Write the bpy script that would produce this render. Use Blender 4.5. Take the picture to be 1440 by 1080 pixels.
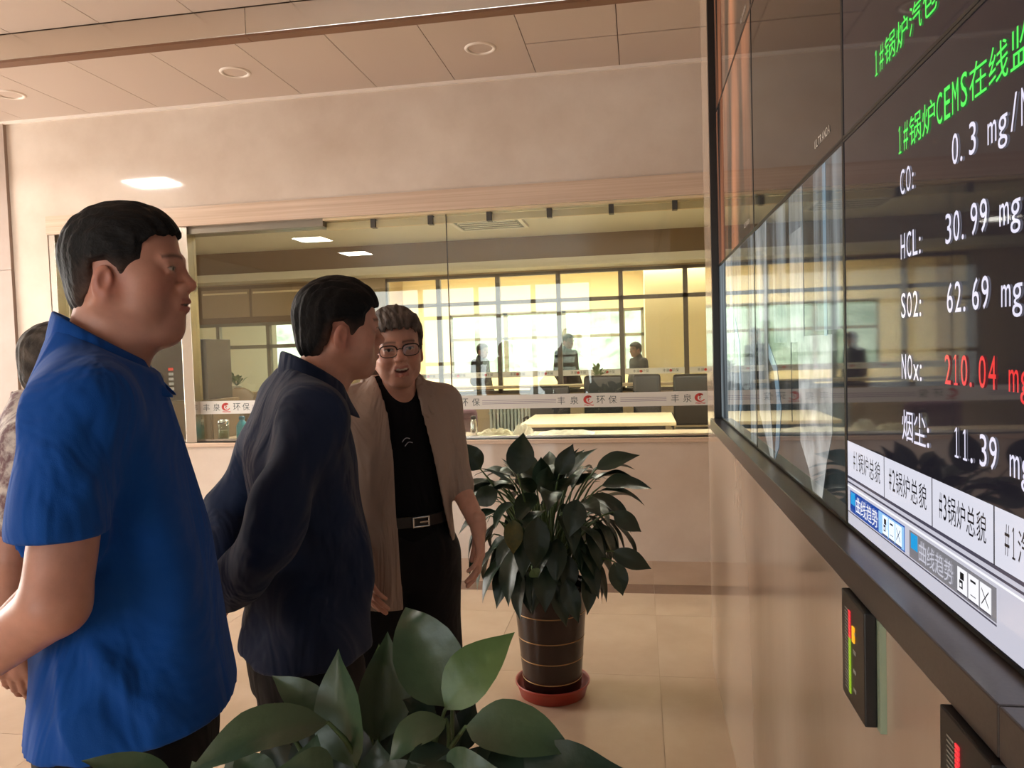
import bpy, bmesh, math, random
import numpy as np
from mathutils import Vector, Matrix, Quaternion

for o in list(bpy.data.objects):
    bpy.data.objects.remove(o)
SC = bpy.context.scene
COL = SC.collection

# ---------------------------------------------------------------- camera
CAM_H = 1.5
CR = Vector((0.98600, 0.16391, -0.03076))
CU = Vector((0.02319, 0.04788, 0.99858))
CB = Vector((0.16515, -0.98531, 0.04341))
cam_d = bpy.data.cameras.new('camera')
cam_d.sensor_fit = 'HORIZONTAL'
cam_d.sensor_width = 36.0
cam_d.lens = 36.0 * 1070.0 / 1440.0
cam_d.clip_start = 0.05
cam_d.clip_end = 300
cam = bpy.data.objects.new('camera', cam_d)
cam.matrix_world = Matrix(((CR.x, CU.x, CB.x, 0), (CR.y, CU.y, CB.y, 0), (CR.z, CU.z, CB.z, CAM_H), (0, 0, 0, 1)))
COL.objects.link(cam)
SC.camera = cam

# ---------------------------------------------------------------- colour helpers, world, light, exposure
def S(r, g, b):
    def f(c):
        c = c / 255.0
        return c / 12.92 if c <= 0.04045 else ((c + 0.055) / 1.055) ** 2.4
    return (f(r), f(g), f(b), 1.0)

vs = SC.view_settings
vs.view_transform = 'Standard'
vs.look = 'None'
vs.gamma = 1.0
vs.use_curve_mapping = False
vs.exposure = 0.85

world = bpy.data.worlds.new('sky')
SC.world = world
world.use_nodes = True
bg = world.node_tree.nodes['Background']
bg.inputs['Color'].default_value = (0.86, 0.95, 1.0, 1)
bg.inputs['Strength'].default_value = 1.6

def area(name, loc, rot, sx, sy, power, color):
    d = bpy.data.lights.new(name, 'AREA')
    d.shape = 'RECTANGLE'
    d.size = sx
    d.size_y = sy
    d.energy = power
    d.color = color
    o = bpy.data.objects.new(name, d)
    o.location = loc
    o.rotation_euler = rot
    COL.objects.link(o)
    return o

PI = math.pi
# daylight through the hall's window wall (left of the frame) and through the entrance glazing behind the camera
area('daylight_side_window', (-8.05, 3.5, 1.75), (0, -PI / 2, 0), 2.6, 2.6, 150, (1.0, 0.93, 0.85))
area('daylight_entrance', (-3.6, -6.3, 1.7), (PI / 2, 0, 0), 5.4, 2.9, 64, (0.95, 1.0, 0.95))
# warm corridor lamps behind the far glazing
area('corridor_lamp', (-1.2, 13.4, 3.05), (0, 0, 0), 9.0, 0.5, 430, (1.0, 0.90, 0.74))
sun_d = bpy.data.lights.new('sun', 'SUN')
sun_d.energy = 5.0
sun_d.angle = 0.01
sun_d.color = (1.0, 0.95, 0.86)
sun = bpy.data.objects.new('sun', sun_d)
sun.rotation_euler = (math.radians(50), 0, math.radians(-12))
COL.objects.link(sun)
# ---------------------------------------------------------------- materials
MATS = {}
def nt(m):
    return m.node_tree.nodes, m.node_tree.links

def mat(name, col, rough=0.5, metal=0.0, spec=0.5, noise=None, bump=0.0, bscale=40.0, coat=0.0, emit=None, estr=0.0, stretch=(1, 1, 1), rnoise=0.0, sheen=0.0):
    """noise = (second colour, scale, contrast)"""
    if name in MATS:
        return MATS[name]
    m = bpy.data.materials.new(name)
    m.use_nodes = True
    N, L = nt(m)
    b = N['Principled BSDF']
    b.inputs['Base Color'].default_value = col
    b.inputs['Roughness'].default_value = rough
    b.inputs['Metallic'].default_value = metal
    b.inputs['Specular IOR Level'].default_value = spec
    b.inputs['Coat Weight'].default_value = coat
    b.inputs['Coat Roughness'].default_value = 0.03
    b.inputs['Sheen Weight'].default_value = sheen
    if emit:
        b.inputs['Emission Color'].default_value = emit
        b.inputs['Emission Strength'].default_value = estr
    mp = None
    if noise or bump or rnoise:
        tc = N.new('ShaderNodeTexCoord')
        mp = N.new('ShaderNodeMapping')
        mp.inputs['Scale'].default_value = stretch
        L.new(tc.outputs['Object'], mp.inputs['Vector'])
    if noise:
        c2, sc, con = noise
        n1 = N.new('ShaderNodeTexNoise')
        n1.inputs['Scale'].default_value = sc
        n1.inputs['Detail'].default_value = 6
        n1.inputs['Roughness'].default_value = 0.6
        L.new(mp.outputs[0], n1.inputs['Vector'])
        r = N.new('ShaderNodeMapRange')
        r.inputs['From Min'].default_value = 0.5 - 0.5 / con
        r.inputs['From Max'].default_value = 0.5 + 0.5 / con
        L.new(n1.outputs['Fac'], r.inputs['Value'])
        mx = N.new('ShaderNodeMix')
        mx.data_type = 'RGBA'
        mx.inputs['A'].default_value = col
        mx.inputs['B'].default_value = c2
        L.new(r.outputs[0], mx.inputs['Factor'])
        L.new(mx.outputs['Result'], b.inputs['Base Color'])
    if rnoise:
        n3 = N.new('ShaderNodeTexNoise')
        n3.inputs['Scale'].default_value = 9
        L.new(mp.outputs[0], n3.inputs['Vector'])
        ma = N.new('ShaderNodeMath')
        ma.operation = 'MULTIPLY_ADD'
        ma.inputs[1].default_value = rnoise
        ma.inputs[2].default_value = rough
        L.new(n3.outputs['Fac'], ma.inputs[0])
        L.new(ma.outputs[0], b.inputs['Roughness'])
    if bump:
        n2 = N.new('ShaderNodeTexNoise')
        n2.inputs['Scale'].default_value = bscale
        n2.inputs['Detail'].default_value = 5
        L.new(mp.outputs[0], n2.inputs['Vector'])
        bp = N.new('ShaderNodeBump')
        bp.inputs['Strength'].default_value = bump
        bp.inputs['Distance'].default_value = 0.01
        L.new(n2.outputs['Fac'], bp.inputs['Height'])
        L.new(bp.outputs[0], b.inputs['Normal'])
    MATS[name] = m
    return m

def vcol_mat(name, rough=0.5, spec=0.4, bump=0.0, bscale=60.0, stretch=(1, 1, 1), sss=0.0, vary=0.0, vscale=30.0):
    """principled material that takes its colour from the mesh colour attribute 'Col'"""
    if name in MATS:
        return MATS[name]
    m = bpy.data.materials.new(name)
    m.use_nodes = True
    N, L = nt(m)
    b = N['Principled BSDF']
    a = N.new('ShaderNodeVertexColor')
    a.layer_name = 'Col'
    tc = N.new('ShaderNodeTexCoord')
    mp = N.new('ShaderNodeMapping')
    mp.inputs['Scale'].default_value = stretch
    L.new(tc.outputs['Object'], mp.inputs['Vector'])
    src = a.outputs['Color']
    if vary:
        n1 = N.new('ShaderNodeTexNoise')
        n1.inputs['Scale'].default_value = vscale
        n1.inputs['Detail'].default_value = 4
        L.new(mp.outputs[0], n1.inputs['Vector'])
        r = N.new('ShaderNodeMapRange')
        r.inputs['From Min'].default_value = 0.3
        r.inputs['From Max'].default_value = 0.7
        r.inputs['To Min'].default_value = 1 - vary
        r.inputs['To Max'].default_value = 1 + vary
        L.new(n1.outputs['Fac'], r.inputs['Value'])
        mx = N.new('ShaderNodeVectorMath')
        mx.operation = 'SCALE'
        L.new(src, mx.inputs[0])
        L.new(r.outputs[0], mx.inputs['Scale'])
        src = mx.outputs[0]
    L.new(src, b.inputs['Base Color'])
    b.inputs['Roughness'].default_value = rough
    b.inputs['Specular IOR Level'].default_value = spec
    if sss:
        b.inputs['Subsurface Weight'].default_value = sss
        b.inputs['Subsurface Radius'].default_value = (0.012, 0.005, 0.003)
        b.inputs['Subsurface Scale'].default_value = 0.5
    if bump:
        n2 = N.new('ShaderNodeTexNoise')
        n2.inputs['Scale'].default_value = bscale
        n2.inputs['Detail'].default_value = 5
        L.new(mp.outputs[0], n2.inputs['Vector'])
        bp = N.new('ShaderNodeBump')
        bp.inputs['Strength'].default_value = bump
        bp.inputs['Distance'].default_value = 0.01
        L.new(n2.outputs['Fac'], bp.inputs['Height'])
        L.new(bp.outputs[0], b.inputs['Normal'])
    MATS[name] = m
    return m

def glass_mat(name, tint, base=1.0, gloss_rough=0.0):
    if name in MATS:
        return MATS[name]
    m = bpy.data.materials.new(name)
    m.use_nodes = True
    N, L = nt(m)
    N.remove(N['Principled BSDF'])
    out = N['Material Output']
    tr = N.new('ShaderNodeBsdfTransparent')
    tr.inputs['Color'].default_value = tint
    gl = N.new('ShaderNodeBsdfGlossy')
    gl.inputs['Roughness'].default_value = gloss_rough
    fr = N.new('ShaderNodeFresnel')
    geo = N.new('ShaderNodeNewGeometry')
    mx = N.new('ShaderNodeMix')
    mx.data_type = 'FLOAT'
    mx.inputs['A'].default_value = 1.5
    mx.inputs['B'].default_value = 1 / 1.5
    L.new(geo.outputs['Backfacing'], mx.inputs['Factor'])
    L.new(mx.outputs[0], fr.inputs['IOR'])
    mul = N.new('ShaderNodeMath')
    mul.operation = 'MULTIPLY'
    mul.use_clamp = True
    mul.inputs[1].default_value = base
    L.new(fr.outputs[0], mul.inputs[0])
    ms = N.new('ShaderNodeMixShader')
    L.new(mul.outputs[0], ms.inputs['Fac'])
    L.new(tr.outputs[0], ms.inputs[1])
    L.new(gl.outputs[0], ms.inputs[2])
    L.new(ms.outputs[0], out.inputs['Surface'])
    MATS[name] = m
    return m

def emit_mat(name, col, strength, gloss=True):
    if name in MATS:
        return MATS[name]
    return mat(name, (0.004, 0.004, 0.004, 1), rough=0.08 if gloss else 0.6, spec=0.5, emit=col, estr=strength * 0.56)

# ---------------------------------------------------------------- mesh helpers
def link(o, parent=None):
    COL.objects.link(o)
    if parent is not None:
        o.parent = parent
    return o

def mesh_obj(name, verts, faces, m=None, parent=None, smooth=False, loc=(0, 0, 0)):
    me = bpy.data.meshes.new(name)
    me.from_pydata([tuple(map(float, v)) for v in verts], [], [tuple(map(int, f)) for f in faces])
    me.update()
    if smooth:
        me.polygons.foreach_set('use_smooth', [True] * len(me.polygons))
    if m:
        me.materials.append(m)
    o = bpy.data.objects.new(name, me)
    o.location = loc
    return link(o, parent)

def bm_obj(name, bm, m=None, parent=None, smooth=False, loc=(0, 0, 0), rot=None):
    me = bpy.data.meshes.new(name)
    bm.to_mesh(me)
    bm.free()
    if smooth:
        me.polygons.foreach_set('use_smooth', [True] * len(me.polygons))
    if m:
        me.materials.append(m)
    o = bpy.data.objects.new(name, me)
    o.location = loc
    if rot:
        o.rotation_euler = rot
    return link(o, parent)

def add_box(bm, x0, x1, y0, y1, z0, z1, bev=0.0):
    r = bmesh.ops.create_cube(bm, size=1.0)
    vs_ = r['verts']
    for v in vs_:
        v.co.x = x0 + (v.co.x + 0.5) * (x1 - x0)
        v.co.y = y0 + (v.co.y + 0.5) * (y1 - y0)
        v.co.z = z0 + (v.co.z + 0.5) * (z1 - z0)
    if bev > 0:
        es = list({e for v in vs_ for e in v.link_edges})
        bmesh.ops.bevel(bm, geom=es, offset=bev, segments=2, affect='EDGES', profile=0.6)

def box(name, x0, x1, y0, y1, z0, z1, m, parent=None, bev=0.0):
    bm = bmesh.new()
    add_box(bm, x0, x1, y0, y1, z0, z1, bev)
    return bm_obj(name, bm, m, parent)

def tag(o, label=None, cat=None, group=None, kind=None):
    if label:
        o['label'] = label
    if cat:
        o['category'] = cat
    if group:
        o['group'] = group
    if kind:
        o['kind'] = kind
    return o

def empty(name, loc=(0, 0, 0), rz=0.0, parent=None):
    o = bpy.data.objects.new(name, None)
    o.empty_display_size = 0.1
    o.location = loc
    o.rotation_euler = (0, 0, rz)
    return link(o, parent)

def struct(o):
    o['kind'] = 'structure'
    return o

def lathe(name, prof, m, parent=None, seg=40, loc=(0, 0, 0), smooth=True):
    verts, faces = [], []
    n = len(prof)
    for i in range(seg):
        a = 2 * PI * i / seg
        for r, z in prof:
            verts.append((r * math.cos(a), r * math.sin(a), z))
    for i in range(seg):
        j = (i + 1) % seg
        for k in range(n - 1):
            faces.append((i * n + k, j * n + k, j * n + k + 1, i * n + k + 1))
    return mesh_obj(name, verts, faces, m, parent, smooth, loc)

def tube_data(pts, radii, seg=8):
    pts = [Vector(p) for p in pts]
    verts, faces = [], []
    n = len(pts)
    up = Vector((0.13, 0.21, 0.97)).normalized()
    for i, p in enumerate(pts):
        t = (pts[min(i + 1, n - 1)] - pts[max(i - 1, 0)]).normalized()
        a = t.cross(up)
        if a.length < 1e-3:
            a = t.cross(Vector((1, 0, 0)))
        a.normalize()
        b = t.cross(a)
        r = radii[i] if hasattr(radii, '__len__') else radii
        for k in range(seg):
            w = 2 * PI * k / seg
            verts.append(p + a * (r * math.cos(w)) + b * (r * math.sin(w)))
    for i in range(n - 1):
        for k in range(seg):
            k2 = (k + 1) % seg
            faces.append((i * seg + k, i * seg + k2, (i + 1) * seg + k2, (i + 1) * seg + k))
    faces.append(tuple(range(seg - 1, -1, -1)))
    faces.append(tuple((n - 1) * seg + k for k in range(seg)))
    return verts, faces

def tube(name, pts, radii, m, parent=None, seg=8, smooth=True):
    v, f = tube_data(pts, radii, seg)
    return mesh_obj(name, v, f, m, parent, smooth)

def text_mesh(body):
    """built-in font outline -> mesh data, normalised list of (x, y) verts and faces"""
    c = bpy.data.curves.new('lettering', 'FONT')
    c.body = body
    c.resolution_u = 3
    o = bpy.data.objects.new('lettering', c)
    COL.objects.link(o)
    bpy.context.view_layer.update()
    dg = bpy.context.evaluated_depsgraph_get()
    me = o.evaluated_get(dg).to_mesh()
    V = np.array([v.co[:] for v in me.vertices])
    F = [tuple(p.vertices) for p in me.polygons]
    o.evaluated_get(dg).to_mesh_clear()
    bpy.data.objects.remove(o)
    bpy.data.curves.remove(c)
    return V, F

def at(px, py, depth):
    """point at camera depth along the ray of a photograph pixel"""
    q = Vector(((px - 720) / 1070, -(py - 540) / 1070, -1.0)) * depth
    return Vector((0, 0, CAM_H)) + CR * q.x + CU * q.y + CB * q.z
# ================================================================ the hall
CEIL = 3.42
YB = 5.35          # front face of the back wall
M_wall = mat('cream_marble', S(220, 206, 192), rough=0.06, spec=0.5, noise=(S(198, 180, 164), 1.6, 2.2))
M_wall_lint = mat('veined_marble', S(222, 198, 176), rough=0.2, spec=0.4, noise=(S(188, 160, 138), 3.0, 2.0), stretch=(0.15, 1, 14))
M_slab = mat('peach_marble', S(190, 170, 152), rough=0.10, spec=0.5, noise=(S(168, 144, 124), 2.2, 2.0), stretch=(1, 1, 0.35))
M_floor = mat('floor_marble', S(196, 172, 150), rough=0.10, spec=0.5, noise=(S(176, 150, 128), 1.8, 2.0))
M_joint = mat('joint_grout', S(150, 124, 100), rough=0.7)
M_band = mat('brown_inlay_stone', S(128, 100, 82), rough=0.12, noise=(S(110, 84, 68), 6, 2))
M_ceil = mat('ceiling_panel_paint', S(196, 178, 164), rough=0.45, spec=0.4)
M_ceilgap = mat('ceiling_joint_dark', S(96, 74, 60), rough=0.8)
M_ceiledge = mat('ceiling_edge_white', S(232, 220, 208), rough=0.4)
M_steel = mat('brushed_steel', S(226, 220, 212), rough=0.22, metal=1.0, bump=0.03, bscale=120, stretch=(0.05, 1, 6))
M_steelv = mat('brushed_steel_post', S(205, 196, 184), rough=0.25, metal=1.0)
M_brownedge = mat('brown_edge', S(122, 84, 58), rough=0.5)
M_pil = mat('grey_stone', S(166, 148, 136), rough=0.45, noise=(S(160, 138, 124), 3, 2))
M_plain = mat('plain_wall_paint', S(205, 190, 172), rough=0.6)

# floor: stone tiles on a bed, with a dark inlay band parallel to the back wall
fl = struct(box('floor', -8.2, 2.5, -6.2, YB + 0.2, -0.12, -0.006, M_joint))
tile_cache = {}
def tile(parent, name, x0, x1, y0, y1, m, z0=-0.006, z1=0.0, gap=0.001):
    key = (name, round(x1 - x0, 3), round(y1 - y0, 3), m.name)
    if key not in tile_cache:
        bm = bmesh.new()
        w, d = (x1 - x0) / 2 - gap, (y1 - y0) / 2 - gap
        add_box(bm, -w, w, -d, d, z0, z1)
        me = bpy.data.meshes.new(name)
        bm.to_mesh(me)
        bm.free()
        me.materials.append(m)
        tile_cache[key] = me
    o = bpy.data.objects.new(name, tile_cache[key])
    o.location = ((x0 + x1) / 2, (y0 + y1) / 2, 0)
    return link(o, parent)
ys = [-0.54, 0.26, 1.06, 1.86, 2.66, 3.46, 4.26, 4.64]
xs = [0.06 + 0.8 * k for k in range(-7, 4)]
for i in range(len(xs) - 1):
    for j in range(len(ys) - 1):
        tile(fl, 'floor_tile', xs[i], xs[i + 1], ys[j], ys[j + 1], M_floor)
    tile(fl, 'inlay_strip', xs[i], xs[i + 1], 4.64, 4.82, M_band)
    tile(fl, 'floor_tile', xs[i], xs[i + 1], 4.82, YB, M_floor)
# rest of the hall floor (outside the view): plain polished sheet level with the tiles
tile(fl, 'floor_sheet', -8.2, xs[0], -6.2, YB, M_floor)
tile(fl, 'floor_sheet', xs[0], 2.5, -6.2, -0.54, M_floor)

# back wall with its long window opening
WX0, WX1, WZ0, WZ1 = -4.562, 1.6, 0.868, 2.522
wb = struct(empty('wall_back'))
def wpiece(nm, *a, m=M_wall):
    return box(nm, *a, m, wb)
wpiece('lower_cladding', -8.2, 2.5, YB, YB + 0.2, 0, WZ0)
wpiece('upper_cladding', -8.2, 2.5, YB, YB + 0.2, WZ1, CEIL)
wpiece('side_cladding', -8.2, WX0, YB, YB + 0.2, WZ0, WZ1)
wpiece('end_cladding', WX1, 2.5, YB, YB + 0.2, WZ0, WZ1)
wpiece('lintel_course', WX0, 2.5, YB - 0.012, YB, WZ1, 2.665, m=M_wall_lint)
# grey stone pilaster at the left edge of the view, in three slabs
pl = struct(empty('pilaster'))
for z0, z1 in ((0, 1.05), (1.053, 2.26), (2.263, CEIL - 0.02)):
    box('stone_slab', -5.75, -4.875, YB - 0.03, YB, z0, z1, M_pil, pl)
struct(box('trim_1', -8.2, 2.5, YB - 0.025, YB, CEIL - 0.022, CEIL, M_ceiledge))

# ceiling: painted metal panels with open joints, steel clad downstand beam across it
ce = struct(box('ceiling', -8.2, 2.5, -6.2, YB + 0.2, CEIL + 0.012, CEIL + 0.15, M_ceilgap))
def cpanel(x0, x1, y0, y1):
    return tile(ce, 'ceiling_panel', x0, x1, y0, y1, M_ceil, CEIL, CEIL + 0.012, 0.0025)
cx = [-0.658 + 0.575 * k for k in range(-13, 6)]
for i in range(len(cx) - 1):
    a, b = cx[i], cx[i + 1]
    if a < -0.7:
        cpanel(a, b, 4.02, YB)
    else:
        cpanel(a, b, 4.02, 4.815)
        cpanel(a, b, 4.825, YB)
    cpanel(a, b, 2.62, 3.95)
    cpanel(a, b, 1.29, 2.62)
tile(ce, 'ceiling_sheet', cx[0], 2.5, -6.2, 1.29, M_ceil, CEIL, CEIL + 0.012)
bmn = struct(empty('beam'))
for i, (a, b) in enumerate(((-8.2, -5.2), (-5.2, -2.08), (-2.08, 0.31))):
    box('steel_cladding', a + 0.001, b - 0.001, 3.955, 4.02, 3.275, CEIL, M_steel, bmn, 0.003)
    box('bottom_edge', a + 0.001, b - 0.001, 3.957, 4.03, 3.262, 3.275, M_brownedge, bmn)

# unlit recessed downlights
for x, lab in ((-4.34, 'leftmost unlit round downlight in the ceiling by the pilaster'), (-2.62, 'middle unlit round downlight in the ceiling between beam and wall'), (-0.944, 'rightmost unlit round downlight, nearest the display wall')):
    d = empty('downlight', (x, 4.815, CEIL))
    tag(d, lab, 'ceiling light', 'round ceiling downlights')
    lathe('trim_ring', [(0.075, 0.004), (0.078, -0.006), (0.09, -0.009), (0.1, -0.004), (0.102, 0.0)], M_ceiledge, d, 36)
    lathe('diffuser', [(0.0, -0.002), (0.04, -0.002), (0.077, 0.0)], M_ceil, d, 36)

# lit LED panels of the hall ceiling (seen as reflections in the polished wall and the glazing)
M_led = mat('led_panel_light', (1, 1, 1, 1), rough=0.5, emit=(1.0, 0.96, 0.90, 1), estr=48.0)
M_white = mat('white_plastic', S(235, 232, 226), rough=0.4)
leds = [(-5.08, 3.28, 'nearest the back wall'), (-5.2, -0.93, 'in the middle of its row'), (-5.18, -2.82, 'farthest from the back wall')]
for x, y, where in leds:
    l = empty('led_panel', (x, y, CEIL))
    tag(l, 'square lit LED panel in the hall ceiling, ' + where, 'ceiling light', 'hall LED ceiling panels')
    bm = bmesh.new()
    add_box(bm, -0.25, 0.25, -0.25, 0.25, -0.008, -0.002)
    bm_obj('light_sheet', bm, M_led, l)
    bm = bmesh.new()
    for q in ((-0.265, 0.265, -0.265, -0.25), (-0.265, 0.265, 0.25, 0.265), (-0.265, -0.25, -0.25, 0.25), (0.25, 0.265, -0.25, 0.25)):
        add_box(bm, q[0], q[1], q[2], q[3], -0.012, 0.0)
    bm_obj('rim', bm, M_white, l)

# hall walls outside the view: side wall with the big window, entrance wall behind the camera
wl = struct(empty('wall_left'))
box('wall_pier', -8.2, -8.0, -6.2, 2.2, 0, CEIL, M_plain, wl)
box('wall_pier', -8.2, -8.0, 4.8, YB, 0, CEIL, M_plain, wl)
box('wall_parapet', -8.2, -8.0, 2.2, 4.8, 0, 0.45, M_plain, wl)
box('wall_header', -8.2, -8.0, 2.2, 4.8, 3.05, CEIL, M_plain, wl)
wf = struct(empty('wall_front'))
box('wall_pier', -8.2, -6.2, -6.2, -6.0, 0, CEIL, M_plain, wf)
box('wall_pier', -1.0, 2.5, -6.2, -6.0, 0, CEIL, M_plain, wf)
box('wall_header', -6.2, -1.0, -6.2, -6.0, 3.05, CEIL, M_plain, wf)
box('wall_parapet', -6.2, -1.0, -6.2, -6.0, 0, 0.35, M_plain, wf)
we_ = struct(empty('window_5'))
M_ent = mat('entrance_frame', S(96, 92, 86), rough=0.4)
for x in (-6.2, -4.9, -3.6, -2.3, -1.0):
    box('mullion', x - 0.05, x + 0.05, -6.12, -6.02, 0.35, 3.05, M_ent, we_)
for z in (0.4, 1.25, 2.3, 3.0):
    box('transom', -6.2, -1.0, -6.10, -6.04, z - 0.04, z + 0.04, M_ent, we_)
struct(box('wall_end', 2.3, 2.5, 3.62, YB, 0, CEIL, M_wall))

# ---------------------------------------------------------------- window of the back wall
GY = 5.43
win = struct(empty('window_1'))
box('sill', WX0 + 0.002, WX1, YB - 0.02, YB + 0.2, WZ0 - 0.03, WZ0, M_wall_lint, win, 0.003)
box('post', WX0, -4.505, YB + 0.005, YB + 0.12, WZ0, WZ1, M_steelv, win, 0.002)
box('post', -3.458, -3.372, YB + 0.005, YB + 0.12, WZ0, WZ1, M_steelv, win, 0.002)
M_glass = glass_mat('window_glass', (0.93, 0.95, 0.90, 1), 1.6)
joints = [-4.505, -3.46], [-3.372, -1.362], [-1.356, 0.56], [0.566, 1.6]
for a, b in joints:
    box('pane', a + 0.001, b - 0.001, GY, GY + 0.010, WZ0, WZ1, M_glass, win)
M_gasket = mat('dark_gasket', S(60, 54, 44), rough=0.5)
for x in (-1.359, 0.563):
    box('gasket', x - 0.003, x + 0.003, GY - 0.001, GY + 0.011, WZ0, WZ1, M_gasket, win)
M_cream = mat('cream_metal', S(214, 194, 156), rough=0.35)
M_headgrey = mat('grey_channel', S(120, 110, 96), rough=0.4, metal=0.6)
box('head_channel', WX0, -2.285, YB + 0.03, YB + 0.19, WZ1 - 0.055, WZ1, M_headgrey, win)
box('head_rail', -2.285, WX1, YB + 0.03, YB + 0.19, WZ1 - 0.016, WZ1, M_cream, win)
box('head_rail', -2.285, WX1, YB + 0.10, YB + 0.13, WZ1 - 0.075, WZ1 - 0.026, M_cream, win)
for k in range(9):
    x = -1.915 + 0.437 * k
    if x < WX1:
        box('clip', x - 0.018, x + 0.018, YB + 0.075, YB + 0.135, WZ1 - 0.08, WZ1, M_gasket, win)
box('sill_rail', WX0, WX1, GY - 0.012, GY + 0.022, WZ0, WZ0 + 0.018, M_steelv, win)
# ================================================================ display wall on the right
XW, XS = 0.31, 0.34
ZL0, ZL1 = 1.14, 1.187
wr = struct(empty('wall_right'))
box('lower_cladding', XW, 2.3, -3.0, 3.62, 0, ZL0, M_slab, wr)
box('upper_cladding', XW, 2.3, -3.0, 3.62, 3.125, CEIL, M_slab, wr)
box('end_cladding', XW, 2.3, 3.332, 3.62, ZL0, 3.125, M_slab, wr)
M_blackm = mat('black_lining', S(22, 18, 17), rough=0.3)
box('niche_back', 0.42, 2.3, -3.0, 3.332, ZL0, 3.125, M_blackm, wr)
box('niche_lining', XW + 0.002, 0.42, 3.314, 3.332, ZL1, 3.125, M_blackm, wr)
box('niche_lining', XW + 0.002, 0.42, -3.0, 3.314, 3.105, 3.125, M_blackm, wr)
M_gran = mat('dark_granite', S(58, 51, 48), rough=0.28, noise=(S(80, 72, 68), 220, 1.5))
ld = struct(empty('trim_2'))
for a, b in ((-3.0, 0.69), (0.692, 3.33)):
    box('granite_sill', 0.294, 0.42, a, b, ZL0, ZL1, M_gran, ld, 0.002)

vw = empty('video_wall', (XS, 1.3, ZL1))
tag(vw, 'wall of dark display panels showing boiler readings, standing on a granite sill', 'video wall')
def panel_mat(name, emit=None, estr=0.0):
    m = mat(name, (0.006, 0.006, 0.008, 1), rough=0.035, spec=0.55)
    if emit:
        N, L = nt(m)
        b = N['Principled BSDF']
        tc = N.new('ShaderNodeTexCoord')
        mp = N.new('ShaderNodeMapping')
        mp.inputs['Scale'].default_value = (1, 2.4, 0.35)
        L.new(tc.outputs['Object'], mp.inputs['Vector'])
        n1 = N.new('ShaderNodeTexNoise')
        n1.inputs['Scale'].default_value = 2.2
        n1.inputs['Detail'].default_value = 2
        L.new(mp.outputs[0], n1.inputs['Vector'])
        r = N.new('ShaderNodeValToRGB')
        r.color_ramp.elements[0].position = 0.42
        r.color_ramp.elements[0].color = (0.012, 0.010, 0.009, 1)
        r.color_ramp.elements[1].position = 0.72
        r.color_ramp.elements[1].color = emit
        L.new(n1.outputs['Fac'], r.inputs['Fac'])
        L.new(r.outputs['Color'], b.inputs['Emission Color'])
        b.inputs['Emission Strength'].default_value = estr
    return m
M_scr = panel_mat('screen_dark')
M_scr_data = mat('screen_data', (0.006, 0.006, 0.008, 1), rough=0.035, spec=0.28, emit=S(38, 35, 44), estr=0.3)
M_scr_glow = panel_mat('screen_copper_glow', S(200, 126, 86), 0.45)  # warm glow on the far upper panels, painted as streaky emission
M_scr_cctv = panel_mat('screen_camera_picture', S(150, 160, 162), 0.3)
M_bezel = mat('screen_bezel', (0.008, 0.008, 0.008, 1), rough=0.4)
pc = [3.312, 2.327, 1.344, 0.361, -0.622, -1.605]
pr = [1.189, 1.83, 2.466, 3.103]
panels = {}
def vlocal(o):
    o.location = Vector(o.location) - Vector(vw.location)
    return o
for c in range(5):
    for r in range(3):
        y1, y0, z0, z1 = pc[c], pc[c + 1], pr[r], pr[r + 1]
        cy, cz = (y0 + y1) / 2, (z0 + z1) / 2
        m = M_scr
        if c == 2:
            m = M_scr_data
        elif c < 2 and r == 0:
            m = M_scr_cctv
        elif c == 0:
            m = M_scr_glow
        bm = bmesh.new()
        hy, hz = (y1 - y0) / 2 - 0.005, (z1 - z0) / 2 - 0.005
        add_box(bm, 0.0, 0.03, -hy, hy, -hz, hz)
        p = bm_obj('screen_panel', bm, m, vw)
        p.location = Vector((XS, cy, cz)) - vw.location
        bm = bmesh.new()
        hy2, hz2 = hy + 0.0045, hz + 0.0045
        for q in ((-hy2, hy2, -hz2, -hz), (-hy2, hy2, hz, hz2), (-hy2, -hy, -hz, hz), (hy, hy2, -hz, hz)):
            add_box(bm, -0.001, 0.03, q[0], q[1], q[2], q[3])
        bm_obj('bezel', bm, M_bezel, p)
        panels[(c, r)] = p

def scr_quad(name, panel, pts, m, layer=1):
    """flat picture element on the screen; pts are (y, z) in the room"""
    o0 = Vector((XS, 0, 0))
    base = Vector(vw.location) + Vector(panel.location)
    x = XS - 0.0004 * layer - base.x
    return mesh_obj(name, [(x, y - base.y, z - base.z) for y, z in pts], [tuple(range(len(pts)))], m, panel)
def scr_rect(name, panel, y1, y0, z0, z1, m, layer=1):
    return scr_quad(name, panel, [(y1, z0), (y0, z0), (y0, z1), (y1, z1)], m, layer)
TXT = {}
def poly_glyph(quads):
    V, F = [], []
    for q in quads:
        F.append(tuple(range(len(V), len(V) + len(q))))
        V += [(x, y, 0.0) for x, y in q]
    return np.array(V), F
TXT['1'] = poly_glyph([[(0.25, 0.05), (0.36, 0.05), (0.36, 0.73), (0.25, 0.73)], [(0.08, 0.60), (0.25, 0.66), (0.25, 0.73), (0.08, 0.64)], [(0.08, 0.0), (0.53, 0.0), (0.53, 0.05), (0.08, 0.05)]])
def glyph(ch):
    if ch not in TXT:
        TXT[ch] = text_mesh(ch)
    return TXT[ch]
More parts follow.
